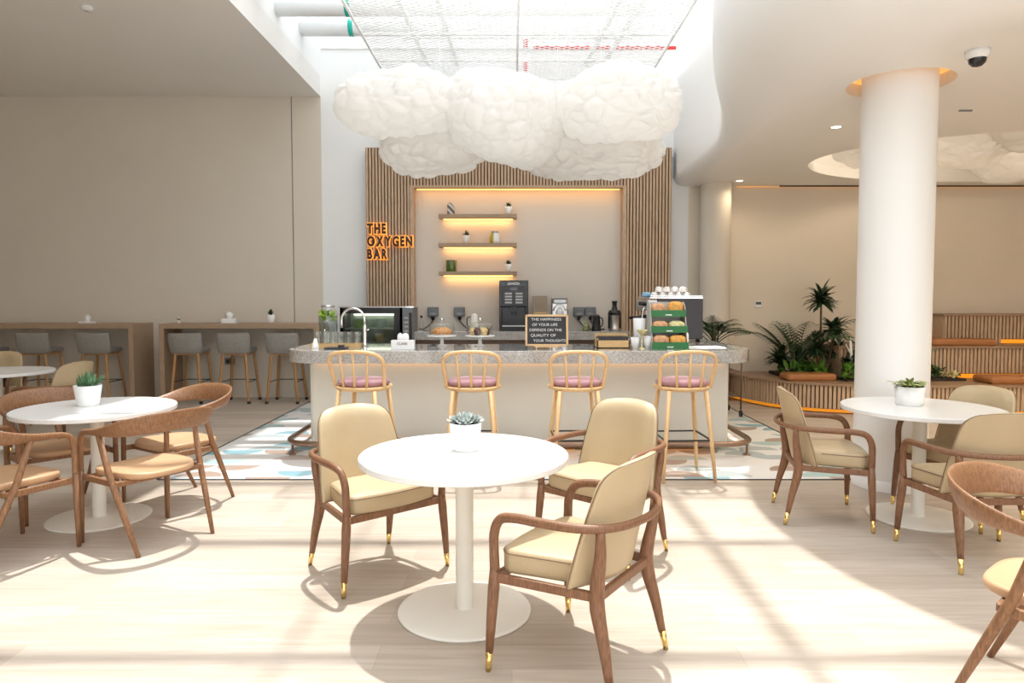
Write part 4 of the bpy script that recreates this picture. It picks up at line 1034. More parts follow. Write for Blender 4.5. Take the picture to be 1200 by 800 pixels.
# paper cups and cones between box and rack
def cup(name, label, loc, r0, r1, h, m, group=None, cat='cup'):
    b = B(); b.lathe([(0, 0), (r0, 0), (r1, h), (r1-0.003, h), (r0-0.003, 0.005), (0, 0.005)], n=20); o = b.obj(name, m); o.location = loc; return tag(o, label, cat, group)
cup('paper_cup', 'white paper cup left of the snack rack at bar front', (1.170, 6.52, ZC), 0.032, 0.042, 0.105, M['paper'], 'paper cups by the snack rack')
cup('paper_cup', 'white paper cup closest to the snack rack', (1.29, 6.54, ZC), 0.030, 0.042, 0.115, M['paper'], 'paper cups by the snack rack')
cup('paper_cup', 'tall stack-like white cup behind the two low paper cups', (1.245, 6.72, ZC), 0.045, 0.060, 0.28, M['paper'], 'paper cups by the snack rack')
b = B(); b.lathe([(0, 0.11), (0.05, 0.17), (0.052, 0.18), (0.004, 0.115), (0, 0.0)], n=16); b.lathe([(0.028, 0), (0.028, 0.008), (0.006, 0.012), (0.006, 0.12)], n=16); o = b.obj('wicker_cone', M['bread2']); o.location = (1.225, 6.47, ZC); tag(o, 'small tan cone holder between the two white paper cups', 'cone')

# snack rack with three green trays
t = thing('snack_rack', 'three tier snack rack with green tray fronts on the bar', 'rack', (1.49, 6.58, ZC))
for s_ in (-1, 1):
    b = B(); poly = [(-0.13, 0.0), (0.17, 0.0), (0.17, 0.44), (0.06, 0.44), (0.0, 0.40)]
    v0 = [b.bm.verts.new((s_*0.165-0.003, y, z)) for y, z in poly]; v1 = [b.bm.verts.new((s_*0.165+0.003, y, z)) for y, z in poly]
    b.face(v0); b.face(v1[::-1])
    for i in range(5): b.face([v0[i], v0[(i+1) % 5], v1[(i+1) % 5], v1[i]])
    b.obj('side_panel', M['cardgrey'], t)
b = B(); b.box(-0.165, 0.165, 0.165, 0.172, 0, 0.44); b.obj('back_panel', M['cardgrey'], t)
k_ = 0
for i, (z, y) in enumerate(((0.0, -0.13), (0.15, -0.085), (0.30, -0.04))):
    sx_ = 0.165 + (0.0 if i == 2 else 0.008)
    b = B(); b.box(-sx_+0.01, sx_, y, 0.16, z+0.005, z+0.012); b.box(-sx_, -sx_+0.004, y, 0.12, z, z+0.05); b.box(sx_-0.004, sx_, y, 0.12, z, z+0.05); tr = b.obj('tray', M['cardgrey'], t)
    b = B(); b.box(-sx_, sx_, y-0.006, y, z, z+0.062); fr = b.obj('tray_front', M['greencard'], tr); fr['label'] = 'green tray front'
    b = B(); b.box(-0.03, 0.03, y-0.0075, y-0.006, z+0.012, z+0.022); b.obj('white_print', M['paper'], tr)
def pack(loc, m, label, rz=0, w=0.075, h=0.055, lab=True):
    t = thing('wrapped_sandwich', label, 'sandwich', loc, rz=rz, group='wrapped sandwiches on the snack rack')
    pillow(rrect(-w, w, -0.05, 0.05, 0.035), 0, h, 0.02, 0.012).obj('bread', m, t)
    if lab:
        b = B(); b.box(0.01, 0.05, -0.0525, -0.048, 0.004, 0.036); b.obj('label_sticker', M['labelb'], t)
X, Y = 1.49, 6.58
pack((X-0.078, Y-0.07, ZC+0.014), M['bread'], 'reddish wrapped sandwich on left of the lowest green tray', h=0.10)
pack((X+0.080, Y-0.07, ZC+0.014), M['bread3'], 'orange wrapped sandwich on right of the lowest green tray', h=0.10)
pack((X-0.078, Y-0.025, ZC+0.164), M['bread'], 'reddish wrapped sandwich on left of the middle green tray', h=0.085)
pack((X+0.080, Y-0.025, ZC+0.164), M['bread2'], 'greenish wrapped sandwich on right of the middle green tray', h=0.085)
pack((X-0.085, Y+0.04, ZC+0.314), M['bread'], 'wrapped roll at left on the top green tray', 0.2, 0.07, 0.10, False)
pack((X+0.085, Y+0.04, ZC+0.314), M['bread3'], 'wrapped roll at right on the top green tray', -0.1, 0.07, 0.12, False)

b = B()
for k in range(3): b.box(-0.19+0.02*k, 0.19, -0.12+0.01*k, 0.12, 0.001*k*3, 0.001*k*3+0.002)
o = b.obj('paper_sheet', M['sheetpaper']); o.location = (1.84, 6.62, ZC); o.rotation_euler = (0, 0, 0.12); tag(o, 'white paper menu sheets lying at right end of the bar', 'paper')
t = thing('sauce_bottle', 'small white squeeze bottle right of the snack rack', 'bottle', (1.86, 7.35, ZC))
b = B(); b.lathe([(0, 0), (0.03, 0), (0.032, 0.01), (0.032, 0.09), (0.02, 0.11)], n=18); b.obj('body', M['paper'], t)
b = B(); b.lathe([(0.02, 0.11), (0.012, 0.12), (0.006, 0.165), (0, 0.166)], n=14); b.obj('nozzle', M['paper'], t)

# espresso machine on the counter return
t = thing('espresso_machine', 'steel espresso machine with black side panel behind the snack rack', 'coffee machine', (1.80, 7.75, ZC))
b = B(); b.box(-0.22, 0.28, -0.27, -0.255, 0.03, 0.47); b.obj('side_panel', M['darkgrey'], t, bevel=0.01)
b = B(); b.box(-0.20, 0.27, -0.255, 0.45, 0.05, 0.10); b.box(-0.05, 0.27, -0.255, 0.45, 0.10, 0.44); b.box(-0.32, 0.27, -0.255, 0.45, 0.34, 0.46); b.obj('body', M['steel'], t, bevel=0.01)
b = B(); b.box(-0.30, 0.28, -0.26, 0.45, 0.475, 0.485)
for x in (-0.29, 0.27): b.bar((x, -0.26, 0.50), (x, 0.45, 0.50), 0.008, 0.008)
b.bar((-0.29, -0.26, 0.50), (0.27, -0.26, 0.50), 0.008, 0.008); b.obj('cup_rail', M['chrome'], t)
b = B(); b.lathe([(0.036, 0.28), (0.036, 0.34)], (-0.24, -0.1, 0), 18); b.lathe([(0.036, 0.28), (0.036, 0.34)], (-0.24, 0.2, 0), 18); b.obj('group_head', M['chrome'], t)
for y in (-0.1, 0.2):
    b = B(); b.lathe([(0.0, 0.25), (0.034, 0.25), (0.038, 0.285), (0, 0.285)], (-0.24, y, 0), 18); b.sweep([(-0.26, y, 0.27), (-0.33, y, 0.265), (-0.44, y, 0.25)], [0.01, 0.014, 0.017], n=10); b.obj('portafilter', M['black'], t)
b = B(); b.sweep(cat_rom([(-0.30, -0.2, 0.36), (-0.36, -0.22, 0.36), (-0.38, -0.23, 0.2), (-0.37, -0.24, 0.12)], 5), 0.007, n=8); b.obj('steam_wand', M['chrome'], t)
b = B(); b.sweep([(-0.32, -0.18, 0.41), (-0.37, -0.18, 0.42)], 0.02, n=12); b.sweep([(-0.32, 0.0, 0.41), (-0.37, 0.0, 0.42)], 0.02, n=12); b.obj('knob', M['black'], t)
b = B()
for x, y in ((-0.17, -0.22), (0.24, -0.22), (-0.17, 0.4), (0.24, 0.4)): b.lathe([(0, 0), (0.025, 0), (0.02, 0.05)], (x, y, 0), 14)
b.obj('foot', M['black'], t)
cu0 = None
def coffee_cup(loc, label):
    global cu0
    if cu0 is None:
        t = thing('coffee_cup', label, 'cup', loc, group='white cups on top of the espresso machine')
        b = B(); b.lathe([(0.040, 0.0), (0.038, 0.02), (0.028, 0.05), (0.018, 0.058), (0, 0.058)], n=20); b.obj('bowl', M['pot'], t)
        b = B(); b.sweep([(0.034+0.018*math.sin(PI*q/6), 0, 0.012+0.035*q/6) for q in range(7)], 0.004, n=6); b.obj('handle', M['pot'], t)
        cu0 = t
    else: dup(cu0, loc, label, rz=random.uniform(-1, 1), group='white cups on top of the espresso machine')
nm = ('first', 'second', 'third', 'fourth', 'fifth')
for i in range(5): coffee_cup((1.56+0.088*i, 7.56, ZC+0.487), 'upturned white cup in lower row on espresso machine, %s from left' % nm[i])
for i in range(4): coffee_cup((1.61+0.088*i, 7.565, ZC+0.546), 'upturned white cup in upper row on espresso machine, %s from left' % nm[i])
for i in range(4): coffee_cup((1.59+0.088*i, 7.67, ZC+0.487), 'upturned white cup in the rear row on espresso machine, %s from left' % nm[i])
b = pillow(rrect(-0.05, 0.05, -0.04, 0.04, 0.02), 0, 0.05, 0.015, 0.008); o = b.obj('folded_cloth', M['blue']); o.location = (1.50, 7.68, ZC+0.487); tag(o, 'folded light blue cloth beside the cups on espresso machine', 'cloth')

# trolley behind the bar's right end
t = thing('service_trolley', 'dark metal trolley on casters half hidden behind bar right end', 'trolley', (2.72, 8.75, 0))
b = B()
for x in (-0.2, 0.13):
    for y in (-0.25, 0.25): b.sweep([(x, y, 0.09), (x, y, 0.88)], 0.011, n=8)
b.obj('frame', M['kick'], t)
for z in (0.25, 0.55, 0.86):
    b = B(); b.box(-0.2, 0.12, -0.25, 0.25, z, z+0.02); b.obj('shelf', M['kick'], t)
for x in (-0.2, 0.13):
    for y in (-0.25, 0.25):
        b = B(); b.sweep([(x-0.012, y, 0.042), (x+0.012, y, 0.042)], 0.042, n=16); b.obj('caster', M['black'], t)

# display fridge left of back counter
t = thing('display_fridge', 'black glass-front display fridge at left behind the faucet', 'fridge', (-1.86, 9.42, 0))
b = B(); b.setmat(M['blackp']); b.box(-0.50, 0.36, 0.0, 0.02, 0, 0.75); b.box(-0.50, 0.50, 0.02, 0.50, 0, 0.04); b.box(-0.50, -0.46, 0.0, 0.5, 0.04, 1.35); b.box(0.32, 0.36, 0.0, 0.5, 0.04, 1.35); b.box(-0.50, 0.36, 0.46, 0.5, 0.04, 1.35)
b.box(-0.50, 0.36, 0.0, 0.5, 1.27, 1.35); b.box(0.24, 0.36, 0.0, 0.02, 0.75, 1.27); b.box(-0.50, -0.44, 0.0, 0.02, 0.75, 1.27); b.obj('body', None, t)
b = B(); b.box(0.36, 0.50, -0.02, 0.5, 0.0, 1.35); pn = b.obj('control_panel', M['greyp'], t, bevel=0.005)
b = B()
for k in range(4): b.box(0.385, 0.44, -0.026, -0.02, 1.02+0.06*k, 1.04+0.06*k)
b.obj('button', M['key'], pn)
b = B(); b.box(0.45, 0.49, -0.024, -0.02, 0.8, 1.28); b.obj('vent', M['blackp'], pn)
b = B(); b.box(-0.51, 0.51, -0.01, 0.5, 1.35, 1.366); b.obj('top_trim', M['chrome'], t)
b = B(); b.box(-0.44, 0.24, 0.004, 0.012, 0.75, 1.27); b.obj('glass_door', M['fridgeglass'], t)
b = B()
for z in (0.85, 1.05): b.box(-0.46, 0.32, 0.04, 0.45, z, z+0.012)
b.obj('shelf', M['steel'], t)
b = B(); b.box(-0.4, 0.3, 0.40, 0.42, 1.235, 1.255); b.obj('interior_light', M['lamp'], t)
b = B(); b.box(-0.46, 0.32, 0.452, 0.458, 0.04, 1.27); b.obj('reflection_lining', M['lining'], t)  # pale green paints in the greenish reflections of the door glass
for k, (x, z, m_, lb) in enumerate(((-0.3, 0.862, 'cardgrey', 'pale carton on the lower fridge shelf at left'), (0.0, 0.862, 'bamboo', 'tan carton on the lower fridge shelf in middle'), (-0.28, 1.062, 'lime', 'green tub on the upper fridge shelf'), (0.02, 1.062, 'paper', 'white tub on the upper fridge shelf'))):
    b = B(); b.lathe([(0, 0), (0.055, 0), (0.062, 0.01), (0.066, 0.11), (0.06, 0.12), (0, 0.122)], n=18); o = b.obj('food_tub', M[m_]); o.location = (-1.86+x, 9.62, z); tag(o, lb, 'tub', 'tubs inside the display fridge')

# ------------------------------------------------------------------ back counter items
t = thing('coffee_machine', 'black bean-to-cup coffee machine with keypad on the back counter', 'coffee machine', (0.025, 9.70, ZB))
b = B(); b.box(-0.205, 0.205, -0.02, 0.22, 0.0, 0.06); b.box(-0.205, 0.205, 0.10, 0.22, 0.06, 0.34); b.box(-0.205, -0.165, -0.02, 0.12, 0.06, 0.34); b.box(0.165, 0.205, -0.02, 0.12, 0.06, 0.34); b.box(-0.205, 0.205, -0.02, 0.22, 0.34, 0.71); b.obj('body', M['blackp'], t, bevel=0.01)
b = B(); b.box(-0.17, 0.17, -0.028, -0.02, 0.36, 0.63); fp_ = b.obj('front_panel', M['darkgrey'], t, bevel=0.004)
b = B()
for i in range(4):
    for s_ in (-1, 1): b.box(s_*0.075-0.05, s_*0.075+0.05, -0.032, -0.028, 0.385+0.042*i, 0.41+0.042*i)
b.obj('keypad', M['key'], fp_)
b = B(); b.box(-0.05, 0.05, -0.031, -0.028, 0.565, 0.61); b.obj('display', M['screen'], fp_)
text_obj('lettering', 'LAVAZZA', 0.045, 0.001, M['paper'], t, (0, -0.024, 0.648), center=True, width=0.17, off=0.0015)
b = B(); b.box(-0.05, 0.05, 0.02, 0.10, 0.26, 0.34); b.sweep([(-0.02, 0.05, 0.26), (-0.02, 0.05, 0.22)], 0.008, n=8); b.sweep([(0.02, 0.05, 0.26), (0.02, 0.05, 0.22)], 0.008, n=8); b.obj('spout', M['darkgrey'], t)
b = B(); b.box(-0.16, 0.16, -0.03, 0.09, 0.06, 0.072); b.obj('drip_tray', M['steel'], t)
t = thing('cardboard_box', 'plain brown box standing between coffee machine and steel juicer', 'box', (0.40, 9.78, ZB))
b = B(); b.box(-0.1, 0.1, -0.08, 0.08, 0, 0.49); b.obj('carton', M['kraft'], t, bevel=0.004)
b = B(); b.box(-0.1, 0.1, -0.0815, -0.08, 0.24, 0.26); b.obj('tape', M['bamboo'], t)
t = thing('citrus_press', 'silver citrus press with arched front behind the chalkboard', 'juicer', (0.68, 9.78, ZB))
b = B(); b.box(-0.12, 0.12, -0.05, 0.12, 0, 0.18); b.box(-0.12, 0.12, 0.02, 0.12, 0.18, 0.48); b.obj('body', M['steel'], t, bevel=0.02)
b = B(); b.box(-0.10, 0.10, -0.06, 0.02, 0.38, 0.47); b.obj('head', M['silverlid'], t, bevel=0.015)
b = B(); b.sweep([(0.085*math.cos(R(a)), -0.03, 0.28+0.085*math.sin(R(a))) for a in range(0, 181, 15)], 0.012, n=8); b.obj('arch', M['chrome'], t)
b = B(); b.lathe([(0, 0.2), (0.05, 0.22), (0.055, 0.27), (0.03, 0.31), (0, 0.34)], (0, -0.02, 0), 20); b.obj('cone', M['white'], t)
b = B(); b.box(-0.09, 0.09, -0.066, -0.06, 0.44, 0.455); b.obj('slot', M['black'], t)
for x, lb in ((-1.165, 'grey socket cover left of the pair behind the croissant dome'), (-0.775, 'grey socket cover between the two domed cake stands'), (0.985, 'grey socket cover left of the pair behind the bamboo box'), (1.155, 'grey socket cover beside the black jug, right of its pair')):
    t = thing('socket_cover', lb, 'socket', (x, WY-0.012, 1.21), group='grey covered sockets on the niche wall')
    b = B(); b.box(-0.08, 0.08, -0.09, 0, 0.0, 0.14); b.obj('cover', M['greyp'], t, bevel=0.015)
    b = B(); b.box(-0.035, 0.035, -0.094, -0.09, 0.035, 0.05); b.obj('mark', M['key'], t)
    b = B(); b.sweep([(0.0, -0.05, 0.0), (0.0, -0.05, -0.05)], [0.03, 0.022], n=10)
    s_ = -1 if x < -1 else 1
    b.sweep(cat_rom([(0, -0.05, -0.05), (s_*0.03, -0.05, -0.1), (s_*0.09, -0.06, -0.155), (s_*0.14, -0.12, -0.18), (s_*0.2, -0.14, -0.182)], 5), 0.008, n=6); b.obj('plug', M['blackp'], t)
t = thing('glass_hourglass_jar', 'clear waisted glass juicer jar left of the black jug', 'jar', (1.05, 9.72, ZB))
b = B(); b.lathe([(0.055, 0), (0.05, 0.06), (0.022, 0.13), (0.05, 0.2), (0.06, 0.22)], n=20); b.obj('glass', M['glass'], t)
b = B(); b.lathe([(0, 0.0), (0.05, 0.004), (0.02, 0.12), (0, 0.13)], n=16); b.obj('content', M['variegated'], t)
t = thing('black_jug', 'black tapered blender jug on the back counter', 'jug', (1.185, 9.65, ZB))
b = B(); b.lathe([(0, 0), (0.068, 0), (0.066, 0.02), (0.05, 0.20), (0.052, 0.21), (0, 0.21)], n=20); b.obj('body', M['blackp'], t)
b = B(); b.lathe([(0.052, 0.2), (0.04, 0.225), (0.0, 0.23)], n=16); b.obj('lid', M['black'], t)
b = B(); b.sweep(cat_rom([(0.05, 0, 0.19), (0.085, 0, 0.17), (0.085, 0, 0.09), (0.06, 0, 0.05)], 4), 0.008, n=8); b.obj('handle', M['black'], t)
t = thing('slow_juicer', 'tall black and steel slow juicer at the niche right edge', 'juicer', (1.45, 9.72, ZB))
b = B(); b.lathe([(0, 0), (0.08, 0), (0.078, 0.03), (0.07, 0.05), (0.07, 0.2), (0.08, 0.22)], n=24); b.obj('motor_base', M['steel'], t)
b = B(); b.lathe([(0.08, 0.22), (0.085, 0.24), (0.085, 0.28), (0.04, 0.30)], n=24); b.box(-0.09, -0.07, -0.02, 0.02, 0.03, 0.26); b.box(0.07, 0.09, -0.02, 0.02, 0.03, 0.26); b.obj('drum', M['blackp'], t)
b = B(); b.lathe([(0.04, 0.30), (0.038, 0.33), (0.032, 0.34), (0.032, 0.39), (0.04, 0.40), (0.04, 0.42), (0, 0.42)], n=20); b.obj('feed_tube', M['black'], t)
t = thing('small_bottle', 'small clear bottle at left end of the back counter', 'bottle', (-1.28, 9.70, ZB))
b = B(); b.lathe([(0, 0), (0.032, 0), (0.034, 0.01), (0.034, 0.12), (0.014, 0.16), (0.014, 0.19)], n=16); b.obj('glass', M['glass'], t)
b = B(); b.lathe([(0.016, 0.18), (0.016, 0.215), (0, 0.216)], n=12); b.obj('cap', M['black'], t)
t = thing('cream_kettle', 'cream kettle behind the muffin dome on the back counter', 'kettle', (-0.53, 9.68, ZB))
b = B(); b.lathe([(0, 0), (0.06, 0), (0.07, 0.03), (0.06, 0.16), (0.042, 0.22), (0.03, 0.235), (0, 0.245)], n=24); b.obj('body', M['stem'], t)
b = B(); b.sweep(cat_rom([(-0.05, 0, 0.2), (-0.1, 0, 0.18), (-0.1, 0, 0.08), (-0.065, 0, 0.05)], 4), 0.008, n=8); b.obj('handle', M['black'], t)

# ------------------------------------------------------------------ curved bench, tiers, planting
BH = 0.39
curve = cat_rom([(3.16, 10.19, 0), (3.18, 9.95, 0), (3.28, 9.55, 0), (3.50, 9.12, 0), (3.85, 8.80, 0), (4.4, 8.60, 0), (5.2, 8.52, 0), (6.6, 8.50, 0), (9.4, 8.50, 0)], 10)
def along(path, pitch):
    out = []; acc = 0.0; nxt = pitch/2
    for a, c in zip(path, path[1:]):
        L = (c-a).length
        while acc+L >= nxt:
            out.append((a.lerp(c, (nxt-acc)/L), (c-a).normalized())); nxt += pitch
        acc += L
    return out
t = thing('curved_bench', 'curved slatted wooden bench platform with amber glow at its foot', 'bench')
poly = [(p.x, p.y) for p in curve] + [(9.4, WY-0.01)]
def offs(d):
    out = []
    for i, p in enumerate(curve):
        a = curve[max(0, i-1)]; c = curve[min(len(curve)-1, i+1)]; tt = (c-a).normalized(); out.append((p.x - tt.y*d, min(WY-0.01, p.y + tt.x*d)))
    return out
b = B(); b.prism(offs(0.0)+[(9.4, WY-0.01)], BH-0.028, BH); b.obj('top', M['benchtop'], t)
b = B(); b.prism(offs(0.05)+[(9.4, WY-0.01)], 0.065, BH-0.028); b.obj('backing', M['slatback'], t)
b = B()
for p, tt in along(curve, 0.052):
    n = Vector((-tt.y, tt.x, 0)); q = p + n*0.04; b.bar(Vector((q.x, q.y, 0.065)), Vector((q.x, q.y, BH-0.028)), 0.034, 0.03, up=n)
b.obj('slat_panel', M['slat'], t)
b = B(); b.prism(offs(0.13)+[(9.4, WY-0.01)], 0.0, 0.065); b.obj('toe_kick', M['kick'], t)
b = B()
o1, o2 = offs(0.105), offs(0.125)
v1 = [b.bm.verts.new((x, y, z)) for z in (0.012, 0.05) for x, y in o1]; n_ = len(o1)
for i in range(n_-1): b.face([v1[i], v1[i+1], v1[n_+i+1], v1[n_+i]])
b.obj('led_strip', M['ledorange'], t)
def tier(x0, y0, z0, z1, label, led_x0):
    t = thing('seating_tier', label, 'seating tier', (x0, y0, z0), group='slatted seating tiers')
    w = 9.4-x0; d = WY-0.01-y0; h = z1-z0
    b = B(); b.box(-0.03, w, -0.03, d, h-0.03, h); b.obj('top', M['benchtop'], t)
    b = B(); b.box(0, w, 0.03, d, 0, h-0.03); b.obj('backing', M['slatback'], t)
    b = B(); n = int(w/0.052)
    for i in range(n): b.box(i*0.052+0.006, i*0.052+0.041, 0, 0.03, 0.0 if i*0.052 < led_x0-x0 else 0.07, h-0.03)
    b.box(-0.01, 0, 0, d, 0, h-0.03); b.obj('slat_panel', M['slat'], t)
    b = B(); b.box(led_x0-x0, w, 0.018, 0.028, 0.005, 0.06); b.obj('led_strip', M['ledorange'], t)
tier(4.45, 9.30, BH, 0.83, 'middle slatted seating tier right of the column', 5.95)
tier(6.17, 9.80, 0.83, 1.255, 'top slatted seating tier against the right wall', 7.0)
def cush(x0, x1, y0, y1, z, label):
    t = thing('seat_cushion', label, 'cushion', ((x0+x1)/2, (y0+y1)/2, z), group='cognac seat cushions'); w = (x1-x0)/2; d = (y1-y0)/2
    pillow(rrect(-w, w, -d, d, 0.05), 0, 0.09, 0.03, 0.008).obj('pad', M['cushion'], t)
cush(3.62, 4.28, 8.98, 9.30, BH, 'cognac cushion on the curved bench in front of dark plants')
cush(5.72, 6.62, 9.33, 9.66, 0.83, 'cognac cushion on the middle tier right of the column')
cush(6.05, 7.20, 8.62, 9.02, BH, 'cognac cushion on lowest tier at right photo edge')
b = B(); b.prism([(3.72, 9.34), (4.38, 9.34), (4.42, 10.0), (3.75, 10.0)], BH, BH+0.035); b.prism([(4.38, 8.95), (5.98, 9.0), (5.98, 9.27), (4.38, 9.27)], BH, BH+0.03)
tag(b.obj('planter_soil', M['soil']), 'dark soil strip on the bench that the plants grow from', 'soil', kind='stuff')

def frond(b, base, az, elev, length, droop, ll, lw, n=17):
    p = Vector(base); e = elev; out = Vector((math.cos(az), math.sin(az), 0)); sd = Vector((-math.sin(az), math.cos(az), 0)); st = length/n; pts = [p.copy()]
    for i in range(n):
        d = out*math.cos(e)+Vector((0, 0, 1))*math.sin(e); p = p+d*st; e -= droop*st*(1+i/n); pts.append(p.copy())
        if i > 5:
            t_ = i/n; L_ = ll*math.sin(PI*min(1, 0.25+0.75*t_))**0.6*(1 if t_ < .85 else .8)
            for s in (-1, 1):
                a = az + s*R(68-38*t_); b.leaf(p, a, e*0.55+R(4), L_, lw, droop=1.1/max(.12, L_)*0.6, n=5, fold=0.15)
    b.sweep(pts, interp([0.008, 0.003], len(pts)), n=5)
def palm(label, loc, seed, nf, ln, ll, el=(45, 80), m='green2', lw=0.028):
    t = thing('palm_plant', label, 'plant', loc)
    rn = random.Random(seed); b = B()
    for k in range(nf): frond(b, (rn.uniform(-.04, .04), rn.uniform(-.03, .03), 0), 2*PI*k/nf+rn.uniform(-.3, .3), R(rn.uniform(*el)), ln*rn.uniform(.7, 1.05), rn.uniform(0.7, 1.3)/ln*0.8, ll, lw)
    b.obj('fronds', M[m], t, recalc=False)
    b = B()
    for k in range(5): b.sweep([(rn.uniform(-.04, .04), rn.uniform(-.04, .04), 0), (rn.uniform(-.03, .03), rn.uniform(-.03, .03), 0.18)], [0.012, 0.007], n=6)
    b.obj('stems', M['trunk'], t)
def dracaena(label, loc, seed, stems, m='green1'):
    t = thing('dracaena', label, 'plant', loc); rn = random.Random(seed)
    b = B(); c = B()
    for (dx, dy, h, rl) in stems:
        b.sweep(cat_rom([(dx*0.3, dy*0.3, 0), (dx*0.8, dy*0.8, h*0.5), (dx, dy, h)], 4), 0.014, n=7)
        for k in range(70):
            el = R(rn.uniform(-25, 85)); c.leaf((dx, dy, h-rn.uniform(0, 0.13)), rn.uniform(0, 2*PI), el, rl*rn.uniform(.65, 1.05), 0.058, droop=rn.uniform(1.5, 4.5), n=5, fold=0.35)
    b.obj('stems', M['trunk'], t); c.obj('leaves', M[m], t, recalc=False)
palm('kentia palm with arching fronds at left end of bench planting', (3.90, 9.42, BH+0.03), 21, 10, 1.10, 0.30, (64, 88), 'green1', 0.042)
dracaena('tall dark dracaena with stacked leaf heads left of the column', (4.30, 9.52, BH+0.03), 22, [(-0.02, 0.0, 1.10, 0.28), (0.12, -0.1, 0.68, 0.28), (-0.05, 0.05, 0.42, 0.28), (0.2, 0.0, 0.36, 0.25)])
dracaena('low dark bushy dracaena behind the bench cushion', (3.90, 9.75, BH+0.03), 23, [(-0.12, -0.1, 0.24, 0.28), (0.14, -0.1, 0.26, 0.27)])
dracaena('low dark dracaena between tall one and the column', (4.62, 9.12, BH+0.03), 26, [(-0.1, 0.0, 0.24, 0.22), (0.12, 0.02, 0.22, 0.22)])
palm('sparse palm partly hidden behind the white column', (4.92, 9.14, BH+0.03), 24, 9, 0.90, 0.26, (60, 88), 'green2', 0.032)
palm('dark areca palm behind the right end of the bar', (2.62, 8.85, 0.88), 25, 15, 0.60, 0.22, (35, 84), 'green1', 0.032)
t = thing('bare_branch', 'bleached bare branch standing among plants left of the column', 'branch', (4.50, 9.1, BH+0.03))
b = B(); b.sweep(cat_rom([(0, 0, 0), (0.01, 0, 0.25), (-0.01, 0, 0.5)], 4), [0.018]*8+[0.012], n=8)
b.sweep([(0.01, 0, 0.22), (0.09, 0, 0.34), (0.13, 0, 0.45)], [0.012, 0.009, 0.005], n=7); b.sweep([(0.0, 0, 0.32), (-0.07, 0, 0.45)], [0.010, 0.005], n=7); b.obj('wood', M['pot'], t)
def low(label, loc, seed, w, n, m, sz=0.11, h=0.12):
    rn = random.Random(seed); b = B()
    for k in range(n):
        x = rn.uniform(-w, w); b.leaf((x, rn.uniform(-.06, .06), rn.uniform(0, h)), rn.uniform(0, 2*PI), R(rn.uniform(5, 75)), sz*rn.uniform(.6, 1.2), sz*0.45, droop=rn.uniform(2, 9), n=4, fold=0.25)
    o = b.obj('foliage_plant', M[m], recalc=False); o.location = loc; tag(o, label, 'plant')
low('bright green leafy plant right behind the bench cushion', (4.05, 9.42, BH+0.03), 31, 0.26, 70, 'green3', 0.17, 0.13)
low('light green leafy plant just left of the white column', (4.52, 8.99, BH+0.03), 32, 0.18, 90, 'green3', 0.11, 0.16)
low('dark green low plant right of the column on the bench', (5.52, 9.15, BH+0.03), 33, 0.22, 110, 'green2', 0.10, 0.12)
low('small plant with tan leaves beside the amber light strip', (5.85, 9.12, BH+0.03), 34, 0.10, 40, 'bread2', 0.08, 0.05)

# ------------------------------------------------------------------ wall and ceiling fittings
t = thing('thermostat', 'small thermostat with dark display on the right wall', 'thermostat', (3.65, WY, 1.39))
b = B(); b.box(-0.05, 0.05, -0.02, 0, -0.05, 0.05); b.obj('body', M['paper'], t, bevel=0.004)
b = B(); b.box(-0.04, 0.04, -0.023, -0.02, -0.005, 0.035); b.obj('display', M['screen'], t)
t = thing('dome_camera', 'white dome security camera with black eye on the right ceiling', 'camera', (3.10, 4.66, CZ))
b = B(); b.lathe([(0, 0), (0.075, 0), (0.072, -0.035), (0.055, -0.055)], n=28); b.obj('housing', M['white'], t)
b = B(); b.lathe([(0.055, -0.05), (0.05, -0.08), (0.03, -0.10), (0, -0.108)], n=24); b.obj('dome', M['blackp'], t)
for x, y, lb in ((3.12, 6.70, 'round recessed downlight in front of the white column'), (3.19, 9.72, 'round recessed downlight near the far wall corner')):
    t = thing('downlight', lb, 'ceiling light', (x, y, CZ))
    b = B(); b.lathe([(0.045, -0.002), (0.062, -0.004), (0.064, 0.0)], n=28); b.obj('ring', M['white'], t)
    b = B(); b.lathe([(0, -0.0015), (0.045, -0.0015)], n=24); b.obj('lens', M['lamp'], t)
b = B(); b.box(-0.055, 0.055, -0.01, 0.01, -0.012, 0); o = b.obj('sprinkler_slot', M['greyp']); o.location = (3.97, 6.10, CZ); tag(o, 'thin grey slot fitting on ceiling right of the column', 'ceiling fitting')
t = thing('smoke_detector', 'white round smoke detector on the left ceiling', 'smoke detector', (-4.30, 7.1, SOFZ))
b = B(); b.lathe([(0, 0), (0.06, 0), (0.06, -0.02), (0.04, -0.04), (0, -0.042)], n=24); b.obj('body', M['white'], t)
b = B(); b.lathe([(0.02, -0.042), (0.018, -0.05), (0, -0.05)], n=16); b.obj('sensor', M['key'], t)

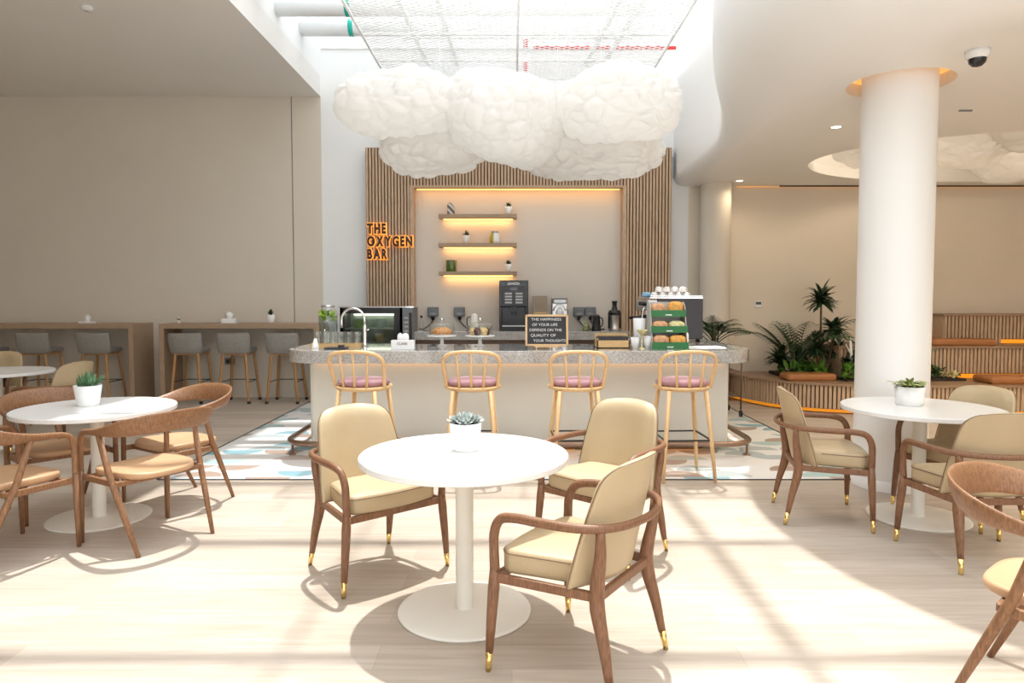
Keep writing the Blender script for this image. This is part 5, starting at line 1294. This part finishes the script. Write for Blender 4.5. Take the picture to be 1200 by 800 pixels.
# ------------------------------------------------------------------ light
w = bpy.data.worlds.new('sky'); S.world = w; w.use_nodes = True
bg = w.node_tree.nodes['Background']; bg.inputs['Color'].default_value = (0.95, 0.97, 1.0, 1); bg.inputs['Strength'].default_value = 5.0
sd = bpy.data.lights.new('sun', 'SUN'); sd.energy = 8.0; sd.angle = R(1.0); sd.color = (1.0, 0.975, 0.93)
so = bpy.data.objects.new('sun', sd); C.objects.link(so); so.rotation_euler = Vector((0.005, -0.28, -1)).to_track_quat('-Z', 'Y').to_euler()
def spot(x, y, z, e, col=(1.0, 0.82, 0.6), ang=120):
    l = bpy.data.lights.new('downlight_or_fill_beam', 'SPOT'); l.energy = e; l.color = col; l.spot_size = R(ang); l.spot_blend = 0.8; l.shadow_soft_size = 0.06
    o = bpy.data.objects.new('downlight_or_fill_beam', l); C.objects.link(o); o.location = (x, y, z)
for x, y, e_ in ((3.12, 6.70, 150), (3.19, 9.60, 22), (5.2, 6.2, 260), (7.4, 6.4, 260), (5.4, 3.2, 200), (7.4, 3.0, 200)): spot(x, y, CZ-0.02, e_, ang=150)  # first two sit at fittings; the rest are added to brighten the right room
for x, y in ((-6.5, 7.0), (-6.5, 4.5)): spot(x, y, SOFZ-0.03, 45)  # no fittings here, spots added to warm the left side
for x, y in ((4.6, 8.3), (6.2, 8.3), (7.7, 8.3)):     # lamps inside the oval recess, above the clouds
    l = bpy.data.lights.new('recess_lamp', 'POINT'); l.energy = 45; l.color = (1.0, 0.86, 0.68); l.shadow_soft_size = 0.15
    o = bpy.data.objects.new('recess_lamp', l); C.objects.link(o); o.location = (x, y, CZ+0.68)

# ------------------------------------------------------------------ camera
cam = bpy.data.cameras.new('camera'); cam.sensor_width = 36.0; cam.lens = 805/1200*36.0; cam.shift_y = -0.00886; cam.clip_end = 100
co = bpy.data.objects.new('camera', cam); C.objects.link(co); co.location = (0, 0, 1.47); co.rotation_euler = (R(90-2.8), 0, 0)
S.camera = co
S.view_settings.view_transform = 'Standard'; S.view_settings.look = 'None'; S.view_settings.gamma = 1.0; S.view_settings.use_curve_mapping = False
S.view_settings.exposure = -0.47
S.cycles.use_denoising = True
S.cycles.max_bounces = 10; S.cycles.diffuse_bounces = 6; S.cycles.transparent_max_bounces = 16; S.cycles.sample_clamp_indirect = 6.0
S.cycles.caustics_reflective = False; S.cycles.caustics_refractive = False
